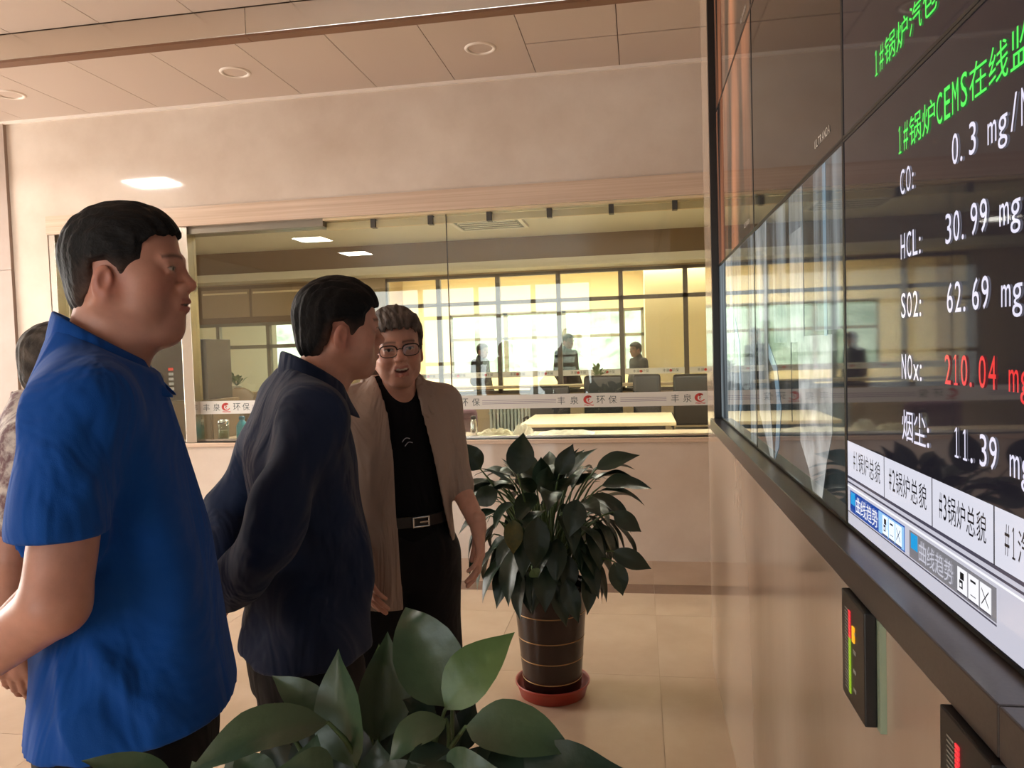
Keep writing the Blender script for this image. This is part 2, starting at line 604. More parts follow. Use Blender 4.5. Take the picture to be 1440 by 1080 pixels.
def scr_text(name, panel, body, y, z0, z1, cell, m, layer=3, fat=0.0):
    """reading direction runs towards the camera (-y); half-width cells for latin, double for han characters"""
    base = Vector(vw.location) + Vector(panel.location)
    xx = XS - 0.0004 * layer - base.x
    V, F = [], []
    h = z1 - z0
    for ch in body:
        w = cell if ord(ch) < 256 else 2 * cell
        if ch != ' ':
            v, f = glyph(ch)
            a, b = v.min(0), v.max(0)
            if ord(ch) >= 256:
                sx, sz, ox, oz = w * 0.92 / 0.94, h * 1.0 / 0.92, w * 0.04, 0.0
                P = np.stack([(v[:, 0] - a[0]) * (w * 0.9 / (b[0] - a[0])) + w * 0.05, (v[:, 1] - a[1]) * (h * 1.04 / (b[1] - a[1])) - 0.02 * h], 1)
            elif ch in '.:':
                k = h / 0.73
                P = np.stack([(v[:, 0] - a[0]) * k * 1.0 + w * 0.12, v[:, 1] * k], 1)
            elif ch in 'mgx':
                k = h / 0.73
                P = np.stack([(v[:, 0] - a[0]) * (w * 0.86 / (b[0] - a[0])) + w * 0.07, v[:, 1] * k], 1)
            else:
                ww = 0.46 if ch in '1I' else (0.55 if ch in '/' else 0.74)
                P = np.stack([(v[:, 0] - a[0]) * (w * ww / (b[0] - a[0])) + w * (1 - ww) / 2, (v[:, 1] - a[1]) * (h / (b[1] - a[1]))], 1)
            n0 = len(V)
            for px_, pz_ in P:
                V.append((xx, (y - px_) - base.y, (z0 + pz_) - base.z))
            F += [tuple(i + n0 for i in q) for q in f]
        y -= w
    return mesh_obj(name, V, F, m, panel)

E_green = emit_mat('screen_green', S(70, 255, 90), 1.0)
E_white = emit_mat('screen_white', S(235, 232, 255), 1.0)
E_red = emit_mat('screen_red', S(240, 50, 55), 1.0)
E_btn = emit_mat('screen_button', S(226, 226, 240), 0.95)
E_bar = emit_mat('screen_taskbar', S(205, 204, 218), 0.95)
E_ink = emit_mat('screen_ink', S(30, 28, 45), 0.3)
E_line = emit_mat('screen_line', S(96, 92, 112), 0.6)
E_hi = emit_mat('screen_highlight', S(250, 250, 255), 1.0)
E_blue = emit_mat('screen_blue_title', S(22, 70, 160), 1.0)
E_blue2 = emit_mat('screen_pale_blue_title', S(150, 200, 245), 1.0)
E_grey = emit_mat('screen_grey_title', S(140, 138, 145), 0.8)
E_icon = emit_mat('screen_icon', S(40, 160, 225), 1.0)
D0, D1 = panels[(2, 0)], panels[(2, 1)]
scr_text('text_line', D1, '1#锅炉汽包', 1.172, 1.871, 1.906, 0.0235, E_green)
scr_text('text_line', D0, '1#锅炉CEMS在线监测', 1.076, 1.739, 1.774, 0.0218, E_green)
rows = [('CO:', 1.685, '0.3', 0.903, E_white), ('HCL:', 1.603, '30.99', 0.922, E_white), ('SO2:', 1.527, '62.69', 0.919, E_white), ('NOx:', 1.448, '210.04', 0.926, E_red), ('烟尘:', 1.369, '11.39', 0.903, E_white)]
for lab, z, val, yv, m in rows:
    scr_text('text_line', D0, lab, 1.068, z, z + (0.038 if ord(lab[0]) > 256 else 0.032), 0.0218, E_white)
    scr_text('text_line', D0, val + ' mg/Nm3', yv, z, z + 0.033, 0.0216, m)
# button strip and task bar
scr_rect('task_bar', D0, 1.337, 0.367, 1.196, 1.272, E_bar, 1)
be = [1.3375, 1.145, 0.966, 0.806, 0.64, 0.48, 0.367]
bl = ['#1锅炉总貌', '#2锅炉总貌', '#3锅炉总貌', '#1汽机总貌', '', '']
for i in range(6):
    scr_rect('screen_button', D0, be[i] - 0.0015, be[i + 1] + 0.0015, 1.276, 1.334, E_btn, 1)
    if bl[i]:
        y_ = be[i] - (0.037 if i == 0 else 0.022)
        scr_text('button_text', D0, bl[i], y_, 1.292, 1.322, (y_ - be[i + 1] - 0.014) / 10, E_ink)
scr_rect('rule_line', D0, 1.337, 0.367, 1.272, 1.276, E_line, 2)
scr_rect('rule_line', D0, 1.337, 0.367, 1.264, 1.267, E_line, 2)
scr_rect('highlight_line', D0, 1.337, 0.367, 1.258, 1.2605, E_hi, 2)
def title(y1, y0, m, text_m, mini):
    scr_rect('title_bar', D0, y1, y0, 1.219, 1.254, m, 2)
    if mini:
        scr_rect('title_fade', D0, y0 + (y1 - y0) * 0.42, y0 + 0.002, 1.221, 1.252, E_blue2, 3)
    scr_rect('title_icon', D0, y1 - 0.006, y1 - 0.03, 1.232, 1.252, E_icon, 3)
    scr_text('title_text', D0, '曲线趋势', y1 - 0.034, 1.224, 1.249, (y1 - y0) * 0.055, text_m, 4)
    w = 0.028
    for k in range(3):
        a = y0 + 0.008 + w * (3 - k)
        scr_rect('window_button', D0, a, a - w + 0.003, 1.223, 1.250, E_hi, 3)
        scr_rect('button_shadow', D0, a, a - w + 0.003, 1.2215, 1.2235, E_line, 4)
        if k == 2:
            for q in (1, -1):
                c_ = a - w / 2 + 0.0015
                scr_quad('cross_stroke', D0, [(c_ + 0.008, 1.2365 + q * 0.008 - 0.001), (c_ - 0.008, 1.2365 - q * 0.008 - 0.001), (c_ - 0.008, 1.2365 - q * 0.008 + 0.001), (c_ + 0.008, 1.2365 + q * 0.008 + 0.001)], E_ink, 4)
        elif k == 1:
            scr_rect('square_stroke', D0, a - 0.006, a - 0.019, 1.243, 1.2455, E_ink, 4)
            scr_rect('square_stroke', D0, a - 0.006, a - 0.019, 1.2285, 1.2295, E_line, 4)
        else:
            scr_rect('square_stroke', D0, a - 0.008, a - 0.018, 1.238, 1.246, E_ink, 4)
            scr_rect('square_stroke', D0, a - 0.006, a - 0.015, 1.228, 1.237, E_ink, 4)
            scr_rect('square_fill', D0, a - 0.008, a - 0.013, 1.230, 1.234, E_hi, 5)
title(1.322, 1.06, E_blue, E_hi, True)
title(1.043, 0.80, E_grey, E_bar, False)
scr_rect('rule_line', D0, 1.337, 0.80, 1.2155, 1.2175, E_line, 2)
# camera picture spread over the two lower far panels
def pic_mat(name, c1, c2, scale, st, strength):
    m = mat(name, (0.004, 0.004, 0.004, 1), rough=0.035, spec=0.55)
    N, L = nt(m)
    b = N['Principled BSDF']
    tc = N.new('ShaderNodeTexCoord')
    mp = N.new('ShaderNodeMapping')
    mp.inputs['Scale'].default_value = st
    L.new(tc.outputs['Object'], mp.inputs['Vector'])
    n1 = N.new('ShaderNodeTexNoise')
    n1.inputs['Scale'].default_value = scale
    n1.inputs['Detail'].default_value = 5
    L.new(mp.outputs[0], n1.inputs['Vector'])
    r = N.new('ShaderNodeValToRGB')
    r.color_ramp.elements[0].position = 0.35
    r.color_ramp.elements[0].color = c1
    r.color_ramp.elements[1].position = 0.65
    r.color_ramp.elements[1].color = c2
    L.new(n1.outputs['Fac'], r.inputs['Fac'])
    L.new(r.outputs['Color'], b.inputs['Emission Color'])
    b.inputs['Emission Strength'].default_value = strength * 0.65
    return m
P_ves = pic_mat('picture_vessel', S(120, 124, 124), S(205, 208, 206), 14, (1, 1, 1), 0.55)
P_str = pic_mat('picture_stripe', S(70, 80, 86), S(190, 205, 212), 5, (1, 3, 0.3), 0.32)
P_blue = pic_mat('picture_blue', S(120, 150, 170), S(170, 205, 225), 6, (1, 1, 0.3), 0.45)
P_dark = pic_mat('picture_dark', S(30, 34, 36), S(58, 64, 66), 6, (1, 2, 1), 0.7)
P_pale = pic_mat('picture_pale', S(130, 140, 142), S(215, 222, 222), 8, (1, 2, 0.6), 0.42)
C0, C1 = panels[(0, 0)], panels[(1, 0)]
scr_rect('picture_area', C1, 2.318, 1.353, 1.198, 1.822, P_dark, 1)
scr_rect('picture_area', C1, 2.02, 1.66, 1.50, 1.822, P_str, 2)
scr_rect('picture_area', C1, 1.84, 1.80, 1.32, 1.822, P_dark, 3)
scr_rect('picture_area', C1, 1.80, 1.66, 1.50, 1.74, P_pale, 3)
scr_rect('picture_area', C1, 1.56, 1.35, 1.52, 1.822, P_str, 2)
scr_rect('picture_area', C1, 1.485, 1.462, 1.51, 1.822, P_blue, 3)
scr_quad('picture_area', C1, [(1.727, 1.512), (1.713, 1.287), (1.632, 1.238), (1.60, 1.20), (1.52, 1.20), (1.481, 1.274), (1.436, 1.334), (1.427, 1.512)], P_ves, 2)
scr_quad('picture_area', C1, [(2.297, 1.822), (2.27, 1.30), (2.10, 1.20), (2.05, 1.20), (2.12, 1.45), (2.11, 1.822)], P_pale, 2)
scr_quad('picture_area', C1, [(2.10, 1.50), (1.98, 1.44), (1.93, 1.34), (1.97, 1.24), (2.03, 1.20), (2.0, 1.30), (1.99, 1.36), (2.03, 1.43), (2.10, 1.46)], P_blue, 3)
scr_rect('picture_area', C0, 3.30, 2.336, 1.198, 1.822, P_str, 1)
scr_quad('picture_area', C0, [(3.05, 1.822), (2.95, 1.35), (3.05, 1.20), (2.85, 1.20), (2.82, 1.40), (2.88, 1.822)], P_pale, 2)
scr_rect('picture_area', C0, 2.62, 2.45, 1.2, 1.822, P_dark, 2)
scr_quad('picture_area', C0, [(2.80, 1.60), (2.68, 1.5), (2.66, 1.3), (2.74, 1.2), (2.70, 1.32), (2.72, 1.46), (2.82, 1.55)], P_blue, 3)
# small maker's lettering on the lower right corner of the far upper panels
M_logo = mat('pale_lettering', S(205, 198, 188), rough=0.5)
for key in ((0, 1), (1, 1), (0, 2), (1, 2)):
    p = panels[key]
    c_, r_ = key
    scr_text('panel_lettering', p, 'ULTRANDA', pc[c_ + 1] + 0.20, pr[r_] + 0.035, pr[r_] + 0.05, 0.015, M_logo)

# two bar-graph level meters under the sill
M_mblack = mat('meter_black', S(26, 25, 26), rough=0.35)
M_acr = mat('green_acrylic', S(150, 165, 140), rough=0.2)
E_mr = emit_mat('meter_red', S(240, 50, 60), 1.0)
E_mg = emit_mat('meter_green', S(150, 190, 40), 0.9)
E_mo = emit_mat('meter_orange', S(255, 170, 30), 1.2)
M_tick = mat('meter_tick', S(150, 150, 140), rough=0.6)
for y0, y1, lab, red in ((1.055, 1.168, 'black bar-graph level meter, the farther one under the granite sill', 0.34), (0.685, 0.798, 'black bar-graph level meter, the nearer one cut by the frame', 0.55)):
    z0, z1 = 0.984, 1.138
    mt = empty('level_meter', (XW, (y0 + y1) / 2, z0))
    tag(mt, lab, 'level meter', 'level meters under the display wall')
    hw, H_ = (y1 - y0) / 2, z1 - z0
    def mbox(nm, *a, m=M_mblack, bev=0.0, par=None):
        return box(nm, *a, m, par or mt, bev)
    mbox('backing_plate', -0.008, 0, -hw - 0.012, hw - 0.004, -0.002, H_ - 0.004, m=M_acr)
    bd = mbox('case', -0.024, -0.008, -hw, hw, 0, H_, bev=0.002)
    n = 24
    for k in range(n):
        za = 0.016 + k * (H_ - 0.034) / n
        mm = E_mr if k > n * (1 - red) else E_mg
        box('bar_segment', -0.0252, -0.0238, 0.008, 0.017, za, za + (H_ - 0.034) / n * 0.72, mm, mt)
        if k % 1 == 0:
            box('scale_tick', -0.0246, -0.0238, 0.022, 0.038, za, za + 0.0016, M_tick, mt)
    for k in range(4):
        za = 0.026 + k * 0.027
        box('scale_mark', -0.0246, -0.0238, -0.016, -0.004, za, za + 0.005, M_tick, mt)
    box('pointer_lamp', -0.0256, -0.0238, -0.012, -0.002, H_ - 0.058, H_ - 0.036, E_mo, mt)
# ================================================================ room behind the window
M_tan = mat('tan_wall', S(168, 148, 118), rough=0.6)
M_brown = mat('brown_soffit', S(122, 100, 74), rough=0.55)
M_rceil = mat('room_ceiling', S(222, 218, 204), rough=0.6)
M_rfloor = mat('room_floor', S(196, 180, 158), rough=0.25)
M_alu = mat('dark_aluminium', S(92, 84, 74), rough=0.35, metal=0.5)
M_creamw = mat('cream_wall', S(250, 234, 198), rough=0.6)
YF = 11.8
RC = 3.2
struct(box('floor_room', -8.2, 2.5, YB + 0.2, 16.0, -0.12, 0.0, M_rfloor))
struct(box('ceiling_room', -8.2, 2.5, YB + 0.2, YF + 0.2, RC, RC + 0.35, M_rceil))
struct(box('ceiling_corridor', -8.2, 2.5, YF + 0.2, 16.0, RC, RC + 0.35, M_creamw))
struct(box('wall_room_left', -8.2, -8.0, YB + 0.2, 16.0, 0, RC, M_tan))
struct(box('wall_room_right', 2.3, 2.5, YB + 0.2, 16.0, 0, RC, M_tan))
wfar = struct(empty('wall_far'))
box('parapet', -8.0, 2.3, YF, YF + 0.2, 0, 0.83, M_tan, wfar)
box('header', -8.0, 2.3, YF, YF + 0.2, 2.72, RC, M_tan, wfar)
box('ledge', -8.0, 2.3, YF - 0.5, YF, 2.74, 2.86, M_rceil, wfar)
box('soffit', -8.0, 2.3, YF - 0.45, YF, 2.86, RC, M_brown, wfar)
box('pier', -5.0, -4.0, YF, YF + 0.2, 0.83, 2.72, M_tan, wfar)
box('pier', -8.0, -7.45, YF, YF + 0.2, 0.83, 2.72, M_tan, wfar)
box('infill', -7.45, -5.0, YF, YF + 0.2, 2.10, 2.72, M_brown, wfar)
# panels, cream strip painted for the lit line above the left window
for a, b in ((-7.2, -6.35), (-6.3, -5.3)):
    box('infill_panel', a, b, YF - 0.02, YF, 2.2, 2.66, M_tan, wfar)
    box('pale_strip', a + 0.03, b - 0.03, YF - 0.035, YF - 0.02, 2.58, 2.61, M_creamw, wfar)
M_glass2 = glass_mat('far_glass', (0.93, 0.96, 0.93, 1), 1.0)
M_film = mat('white_film', S(222, 220, 214), rough=0.5)
M_red = mat('logo_red', S(196, 60, 52), rough=0.5)
M_ink = mat('film_ink', S(70, 84, 84), rough=0.5)
M_dash = mat('film_line', S(140, 128, 150), rough=0.5)
# far glazing between room and corridor
w2 = struct(empty('window_2'))
mx_ = [-4.0, -3.13, -2.167, -1.21, -0.25, 0.717, 1.68, 2.3]
for x in mx_:
    box('mullion', x - 0.035, x + 0.035, YF + 0.02, YF + 0.10, 0.83, 2.72, M_alu, w2)
box('transom', -4.0, 2.3, YF + 0.02, YF + 0.10, 2.235, 2.295, M_alu, w2)
box('rail', -4.0, 2.3, YF + 0.02, YF + 0.10, 0.83, 0.88, M_alu, w2)
box('rail', -4.0, 2.3, YF + 0.02, YF + 0.10, 2.67, 2.72, M_alu, w2)
Vt, Ft = text_mesh('丰泉  环保')
a_, b_ = Vt.min(0), Vt.max(0)
for i in range(len(mx_) - 1):
    x0, x1 = mx_[i] + 0.035, mx_[i + 1] - 0.035
    box('pane', x0, x1, YF + 0.05, YF + 0.06, 0.88, 2.235, M_glass2, w2)
    box('pane', x0, x1, YF + 0.05, YF + 0.06, 2.295, 2.67, M_glass2, w2)
    f_ = box('film_strip', x0, x1, YF + 0.046, YF + 0.049, 1.085, 1.175, M_film, w2)
    for k in range(2):
        xc = x0 + (x1 - x0) * (0.27 + 0.5 * k)
        s_ = 0.24 / (b_[0] - a_[0])
        mesh_obj('film_text', [(xc - 0.12 + (v[0] - a_[0]) * s_, YF + 0.0455, 1.108 + (v[1] - a_[1]) * s_) for v in Vt], Ft, M_ink, f_)
        lathe('film_logo', [(0, 0.0), (0.022, 0.0), (0.022, 0.002)], M_red, f_, 14, (xc, YF + 0.0455, 1.13)).rotation_euler = (PI / 2, 0, 0)
# outside window on the left
w3 = struct(empty('window_3'))
M_frame = mat('grey_window_frame', S(132, 128, 112), rough=0.5)
for x in (-7.45, -6.97, -6.07, -5.0):
    box('mullion', x - 0.03, x + 0.03, YF + 0.03, YF + 0.12, 0.83, 2.10, M_frame, w3)
for z in (0.86, 1.70, 2.08):
    box('transom', -7.45, -5.0, YF + 0.03, YF + 0.12, z - 0.03, z + 0.03, M_frame, w3)
for a, b in ((-7.42, -7.0), (-6.94, -6.1), (-6.04, -5.03)):
    for z0, z1 in ((0.89, 1.67), (1.73, 2.05)):
        box('pane', a, b, YF + 0.07, YF + 0.078, z0, z1, M_glass2, w3)
# corridor: outer wall with its windows, cream pier on the right
wo = struct(empty('wall_outer'))
box('parapet', -4.9, 2.3, 15.6, 15.8, 0, 0.95, M_creamw, wo)
box('header', -4.9, 2.3, 15.6, 15.8, 2.30, RC, M_creamw, wo)
box('pier', -4.9, -3.9, 15.6, 15.8, 0.95, 2.30, M_creamw, wo)
box('pier', 0.12, 2.3, 13.3, 15.8, 0, RC, M_creamw, wo)
box('corridor_end', -5.0, -4.9, YF + 0.2, 15.8, 0, RC, M_tan, wo)
w4 = struct(empty('window_4'))
for x in (-3.9, -2.72, -1.5, -0.3, 0.1):
    box('mullion', x - 0.04, x + 0.04, 15.62, 15.72, 0.95, 2.30, M_frame, w4)
for z in (0.98, 1.76, 2.27):
    box('transom', -3.9, 0.12, 15.62, 15.72, z - 0.03, z + 0.03, M_frame, w4)
for a, b in ((-3.86, -2.76), (-2.68, -1.54), (-1.46, -0.34), (-0.26, 0.06)):
    for z0, z1 in ((1.01, 1.73), (1.79, 2.24)):
        box('pane', a, b, 15.66, 15.668, z0, z1, M_glass2, w4)
# hillside outside
rng = np.random.default_rng(5)
nx, ny = 70, 36
gx = np.linspace(-60, 45, nx)
gy = np.linspace(24, 80, ny)
hv, hf = [], []
ph = rng.random((6, 3)) * 6.28
for j in range(ny):
    for i in range(nx):
        x, y = gx[i], gy[j]
        z = -3 + (y - 24) * 0.62
        for k in range(6):
            fq = 0.12 * (1.7 ** k)
            z += 1.6 / (1.55 ** k) * math.sin(fq * x + ph[k, 0]) * math.sin(fq * y * 0.8 + ph[k, 1])
        hv.append((x, y, z))
for j in range(ny - 1):
    for i in range(nx - 1):
        a = j * nx + i
        hf.append((a, a + 1, a + nx + 1, a + nx))
M_hill = mat('hillside', S(214, 214, 202), rough=0.95, noise=(S(120, 138, 118), 0.9, 2.6), bump=1.0, bscale=1.5)
hill = mesh_obj('hillside', hv, hf, M_hill, None, True)
hill['kind'] = 'structure'
struct(box('ground_outside', -70, 50, 16.0, 90, -3.2, -3.0, M_hill))

# ---- film strip with the company lettering on the near window
fs = empty('film_strip', (-1.0, GY, 1.13))
tag(fs, 'white film strip with lettering and red emblems along the near window glass', 'window film')
def fx(px):
    return float(np.interp(px, [0, 318, 637, 828, 985, 1100], [-4.99, -3.155, -1.353, -0.358, 0.416, 0.98]))
def fbox(nm, x0, x1, z0, z1, y, m, par):
    bm = bmesh.new()
    add_box(bm, x0, x1, y - 0.0006, y, z0, z1)
    o = bm_obj(nm, bm, m, par)
    o.location = (0, 0, 0)
    return o
FL = Vector(fs.location)
def fl_box(nm, x0, x1, z0, z1, layer, m, par=fs):
    return fbox(nm, x0 - FL.x, x1 - FL.x, z0 - FL.z, z1 - FL.z, -0.0008 * layer, m, par)
films = []
for a, b in ((-3.372, -1.362), (-1.356, 0.56), (0.566, 1.6)):
    films.append((a, b, fl_box('film', a, b, 1.082, 1.182, 1, M_film)))
def film_at(x):
    for a, b, o in films:
        if a <= x <= b:
            return o
    return films[0][2]
def ftext(ch, px):
    xc = fx(px)
    v, f = glyph(ch)
    a, b = v.min(0), v.max(0)
    s = 0.056 / (b[1] - a[1])
    mesh_obj('film_letter', [(xc - FL.x + (q[0] - (a[0] + b[0]) / 2) * s, -0.0018, 1.106 - FL.z + (q[1] - a[1]) * s) for q in v], f, M_ink, film_at(xc))
def flogo(px):
    xc = fx(px)
    # rounded red swirl: an open ring with an inner hook, over three short waves
    V, F = [], []
    def arc(cx_, cz_, r0, r1, a0, a1, n=18):
        s0 = len(V)
        for k in range(n + 1):
            t = k / n
            a = math.radians(a0 + (a1 - a0) * t)
            w = 0.35 + 0.65 * math.sin(PI * min(1, t * 1.15 + 0.08))
            rm, hw = (r0 + r1) / 2, (r1 - r0) / 2 * w
            for rr in (rm - hw, rm + hw):
                V.append((xc - FL.x + cx_ + rr * math.cos(a) * 1.1, -0.0018, 1.135 - FL.z + cz_ + rr * math.sin(a) * 0.95))
            if k:
                q = s0 + 2 * k
                F.append((q - 2, q - 1, q + 1, q))
    arc(0.0, 0.0, 0.017, 0.036, 55, 335)
    arc(0.006, 0.012, 0.004, 0.016, 200, 20)
    arc(0.006, -0.004, 0.006, 0.014, 80, 260)
    for k in range(2):
        z = -0.034 - 0.006 * k
        s0 = len(V)
        for i in range(9):
            x = -0.034 + 0.0085 * i
            zz = z + 0.0018 * math.sin(i * 1.6)
            V.append((xc - FL.x + x, -0.0018, 1.135 - FL.z + zz - 0.0016))
            V.append((xc - FL.x + x, -0.0018, 1.135 - FL.z + zz + 0.0016))
            if i:
                q = s0 + 2 * i
                F.append((q - 2, q - 1, q + 1, q))
    mesh_obj('film_emblem', V, F, M_red, film_at(xc))
def flines(p0, p1):
    for k in range(3):
        x0, x1 = fx(p0), fx(p1)
        o = film_at((x0 + x1) / 2)
        fl_box('film_line', x0, x1, 1.118 + 0.012 * k, 1.1215 + 0.012 * k, 2, M_dash, o)
flines(271.5, 279)
for c0 in (318, 480):
    for ch, dx in (('丰', -29), ('泉', -14), ('环', 15.5), ('保', 29)):
        ftext(ch, c0 + dx)
    flogo(c0)
    flines(c0 + 38, c0 + 118)
for ch, p in (('环', 653), ('保', 670), ('丰', 790), ('泉', 808), ('环', 845), ('保', 862), ('丰', 950), ('泉', 967)):
    ftext(ch, p)
for p in (637, 828, 985):
    flogo(p)
flines(679, 783)
flines(873, 938)

# ---- furniture of the room
M_top = mat('table_cream', S(226, 206, 168), rough=0.35)
M_blk = mat('black_leather', S(24, 22, 21), rough=0.42)
M_blkm = mat('black_metal', S(28, 27, 26), rough=0.4)
M_chrome = mat('chrome', S(215, 215, 215), rough=0.12, metal=1.0)
tb = empty('conference_table', (-0.43, 8.2, 0))
tag(tb, 'long cream-topped conference table in the room behind the glass', 'table')
box('tabletop', -0.78, 0.78, -0.58, 0.58, 0.715, 0.752, M_top, tb, 0.008)
box('apron', -0.66, 0.66, -0.46, 0.46, 0.66, 0.715, M_blkm, tb)
for sx in (-0.62, 0.62):
    for sy in (-0.4, 0.4):
        box('leg', sx - 0.03, sx + 0.03, sy - 0.03, sy + 0.03, 0, 0.66, M_blkm, tb, 0.004)
def office_chair(x, y, rz, top, w, lab, m=M_blk, name='office_chair', grp='black office chairs at the table'):
    ch = empty(name, (x, y, 0), rz)
    tag(ch, lab, 'chair', grp)
    bm = bmesh.new()
    add_box(bm, -w / 2, w / 2, 0.20, 0.30, 0.52, top, 0.04)
    for v in bm.verts:
        v.co.y += 0.05 * ((v.co.z - 0.5) / 0.6) + 0.05 * (abs(v.co.x) / (w / 2)) ** 2 * -1
    bm_obj('backrest', bm, m, ch, True)
    bm = bmesh.new()
    add_box(bm, -w / 2, w / 2, -0.25, 0.24, 0.40, 0.50, 0.035)
    bm_obj('seat', bm, m, ch, True)
    for s in (-1, 1):
        tube('armrest', [(s * (w / 2 + 0.02), 0.22, 0.50), (s * (w / 2 + 0.03), 0.18, 0.68), (s * (w / 2 + 0.03), -0.12, 0.68), (s * (w / 2 + 0.02), -0.16, 0.46)], 0.016, M_blkm, ch, 8)
    tube('column', [(0, 0, 0.07), (0, 0, 0.40)], 0.03, M_chrome, ch, 10)
    for k in range(5):
        a = 2 * PI * k / 5
        tube('foot', [(0, 0, 0.09), (0.26 * math.cos(a), 0.26 * math.sin(a), 0.05)], [0.025, 0.018], M_blkm, ch, 8)
        lathe('caster', [(0, 0.0), (0.02, 0.004), (0.025, 0.025), (0.02, 0.046), (0, 0.05)], M_blkm, ch, 10, (0.27 * math.cos(a), 0.27 * math.sin(a), 0))
    return ch
office_chair(-1.10, 9.15, 0, 1.05, 0.50, 'low black office chair at the left end of the table, behind the glass')
office_chair(-0.45, 9.35, 0, 1.16, 0.48, 'black office chair behind the middle of the cream table')
office_chair(0.09, 9.35, 0, 1.16, 0.34, 'narrow black office chair between two wider ones behind the table')
office_chair(0.66, 9.35, 0, 1.15, 0.50, 'black office chair behind the table, nearest the display wall')
M_choc = mat('brown_leather', S(112, 92, 68), rough=0.5)
for x, y, t, lab in ((-5.20, 9.15, 1.13, 'brown round-backed chair by the far window, left of the pair'), (-4.66, 8.95, 1.15, 'brown round-backed chair by the far window, right of the pair')):
    ch = empty('round_chair', (x, y, 0), 0.2)
    tag(ch, lab, 'chair', 'brown round-backed chairs')
    bm = bmesh.new()
    bmesh.ops.create_uvsphere(bm, u_segments=20, v_segments=12, radius=1)
    for v in bm.verts:
        v.co = Vector((v.co.x * 0.25, v.co.y * 0.06 + 0.22, v.co.z * 0.28 + t - 0.28))
    bm_obj('backrest', bm, M_choc, ch, True)
    bm = bmesh.new()
    add_box(bm, -0.23, 0.23, -0.24, 0.22, 0.4, 0.48, 0.03)
    bm_obj('seat', bm, M_choc, ch, True)
    for sx in (-0.19, 0.19):
        tube('upright', [(sx * 0.8, 0.2, 0.44), (sx * 0.6, 0.22, 0.75)], 0.015, M_blkm, ch)
        for sy in (-0.2, 0.2):
            tube('leg', [(sx, sy, 0), (sx * 0.95, sy * 0.95, 0.42)], [0.013, 0.018], M_blkm, ch)
# cabinet with a control box behind the left pane
M_cab = mat('brown_cabinet', S(108, 88, 66), rough=0.4)
cb = empty('cabinet', (-4.05, 6.2, 0))
tag(cb, 'tall brown cabinet standing behind the left window post', 'cabinet')
box('body', -0.45, 0.45, -0.22, 0.22, 0.06, 1.16, M_cab, cb, 0.004)
box('plinth', -0.43, 0.43, -0.2, 0.2, 0, 0.06, M_blkm, cb)
for s in (-1, 1):
    dd = box('door', min(0.004 * s, 0.44 * s), max(0.004 * s, 0.44 * s), -0.238, -0.222, 0.08, 1.14, M_cab, cb, 0.003)
    box('handle', 0.04 * s - 0.008, 0.04 * s + 0.008, -0.255, -0.238, 0.55, 0.7, M_chrome, dd)
db = empty('control_unit', (-4.05, 6.2, 1.162))
tag(db, 'black control unit with indicator lamps standing on the brown cabinet', 'control unit')
box('case', -0.40, 0.40, -0.2, 0.2, 0, 0.52, mat('control_black', S(52, 42, 34), rough=0.4), db, 0.006)
M_ind = emit_mat('indicator_white', S(200, 190, 175), 0.5)
M_indr = emit_mat('indicator_red', S(220, 60, 50), 0.9)
for k in range(5):
    box('indicator', 0.04, 0.085, -0.206, -0.2, 0.09 + 0.042 * k, 0.115 + 0.042 * k, M_indr if k == 4 else M_ind, db)
lathe('dial', [(0, 0), (0.05, 0), (0.055, 0.01), (0.05, 0.016), (0, 0.016)], M_blkm, db, 20, (-0.06, -0.2, 0.2)).rotation_euler = (PI / 2, 0, 0)
# counter behind the sill with small things on it
ct = box('counter', -3.34, 1.55, YB + 0.205, YB + 0.55, 0.80, WZ0 - 0.004, M_wall_lint)
tag(ct, 'narrow stone counter running along the inside of the window', 'counter')
for x in (-3.2, -1.0, 1.4):
    box('support', x - 0.03, x + 0.03, YB + 0.22, YB + 0.5, 0, 0.80, M_tan, ct)
ZC = WZ0 - 0.004
cup = empty('glass_jar', (-3.30, 5.62, ZC))
tag(cup, 'glass tea jar with a chrome lid on the counter near the window post', 'jar')
lathe('jar_body', [(0, 0.002), (0.04, 0.002), (0.043, 0.01), (0.043, 0.12), (0.036, 0.128)], glass_mat('jar_glass', (0.8, 0.86, 0.8, 1), 1.5), cup, 24)
lathe('tea', [(0, 0.004), (0.039, 0.004), (0.039, 0.07), (0, 0.07)], mat('tea_brown', S(120, 110, 70), rough=0.3), cup, 20)
lathe('lid', [(0.04, 0.122), (0.046, 0.124), (0.046, 0.15), (0.036, 0.158), (0, 0.16)], M_chrome, cup, 24)
bot = empty('blue_bottle', (-3.17, 5.68, ZC))
tag(bot, 'teal plastic bottle beside the glass tea jar', 'bottle')
M_teal = mat('teal_plastic', S(30, 130, 150), rough=0.3)
lathe('bottle_body', [(0, 0), (0.045, 0), (0.048, 0.01), (0.046, 0.10), (0.03, 0.13), (0.02, 0.14), (0.02, 0.15), (0, 0.15)], M_teal, bot, 24)
lathe('cap', [(0, 0.178), (0.02, 0.178), (0.024, 0.17), (0.024, 0.15), (0, 0.15)], mat('teal_cap', S(20, 90, 110), rough=0.4), bot, 20)
th = empty('steel_flask', (-1.255, 5.66, ZC))
tag(th, 'slim steel flask with a dark cap standing on the counter', 'flask')
lathe('flask_body', [(0, 0), (0.026, 0), (0.028, 0.008), (0.028, 0.10), (0.02, 0.12), (0.02, 0.125), (0, 0.125)], M_chrome, th, 24)
lathe('cap', [(0, 0.15), (0.016, 0.15), (0.021, 0.145), (0.021, 0.125), (0, 0.125)], M_blkm, th, 20)
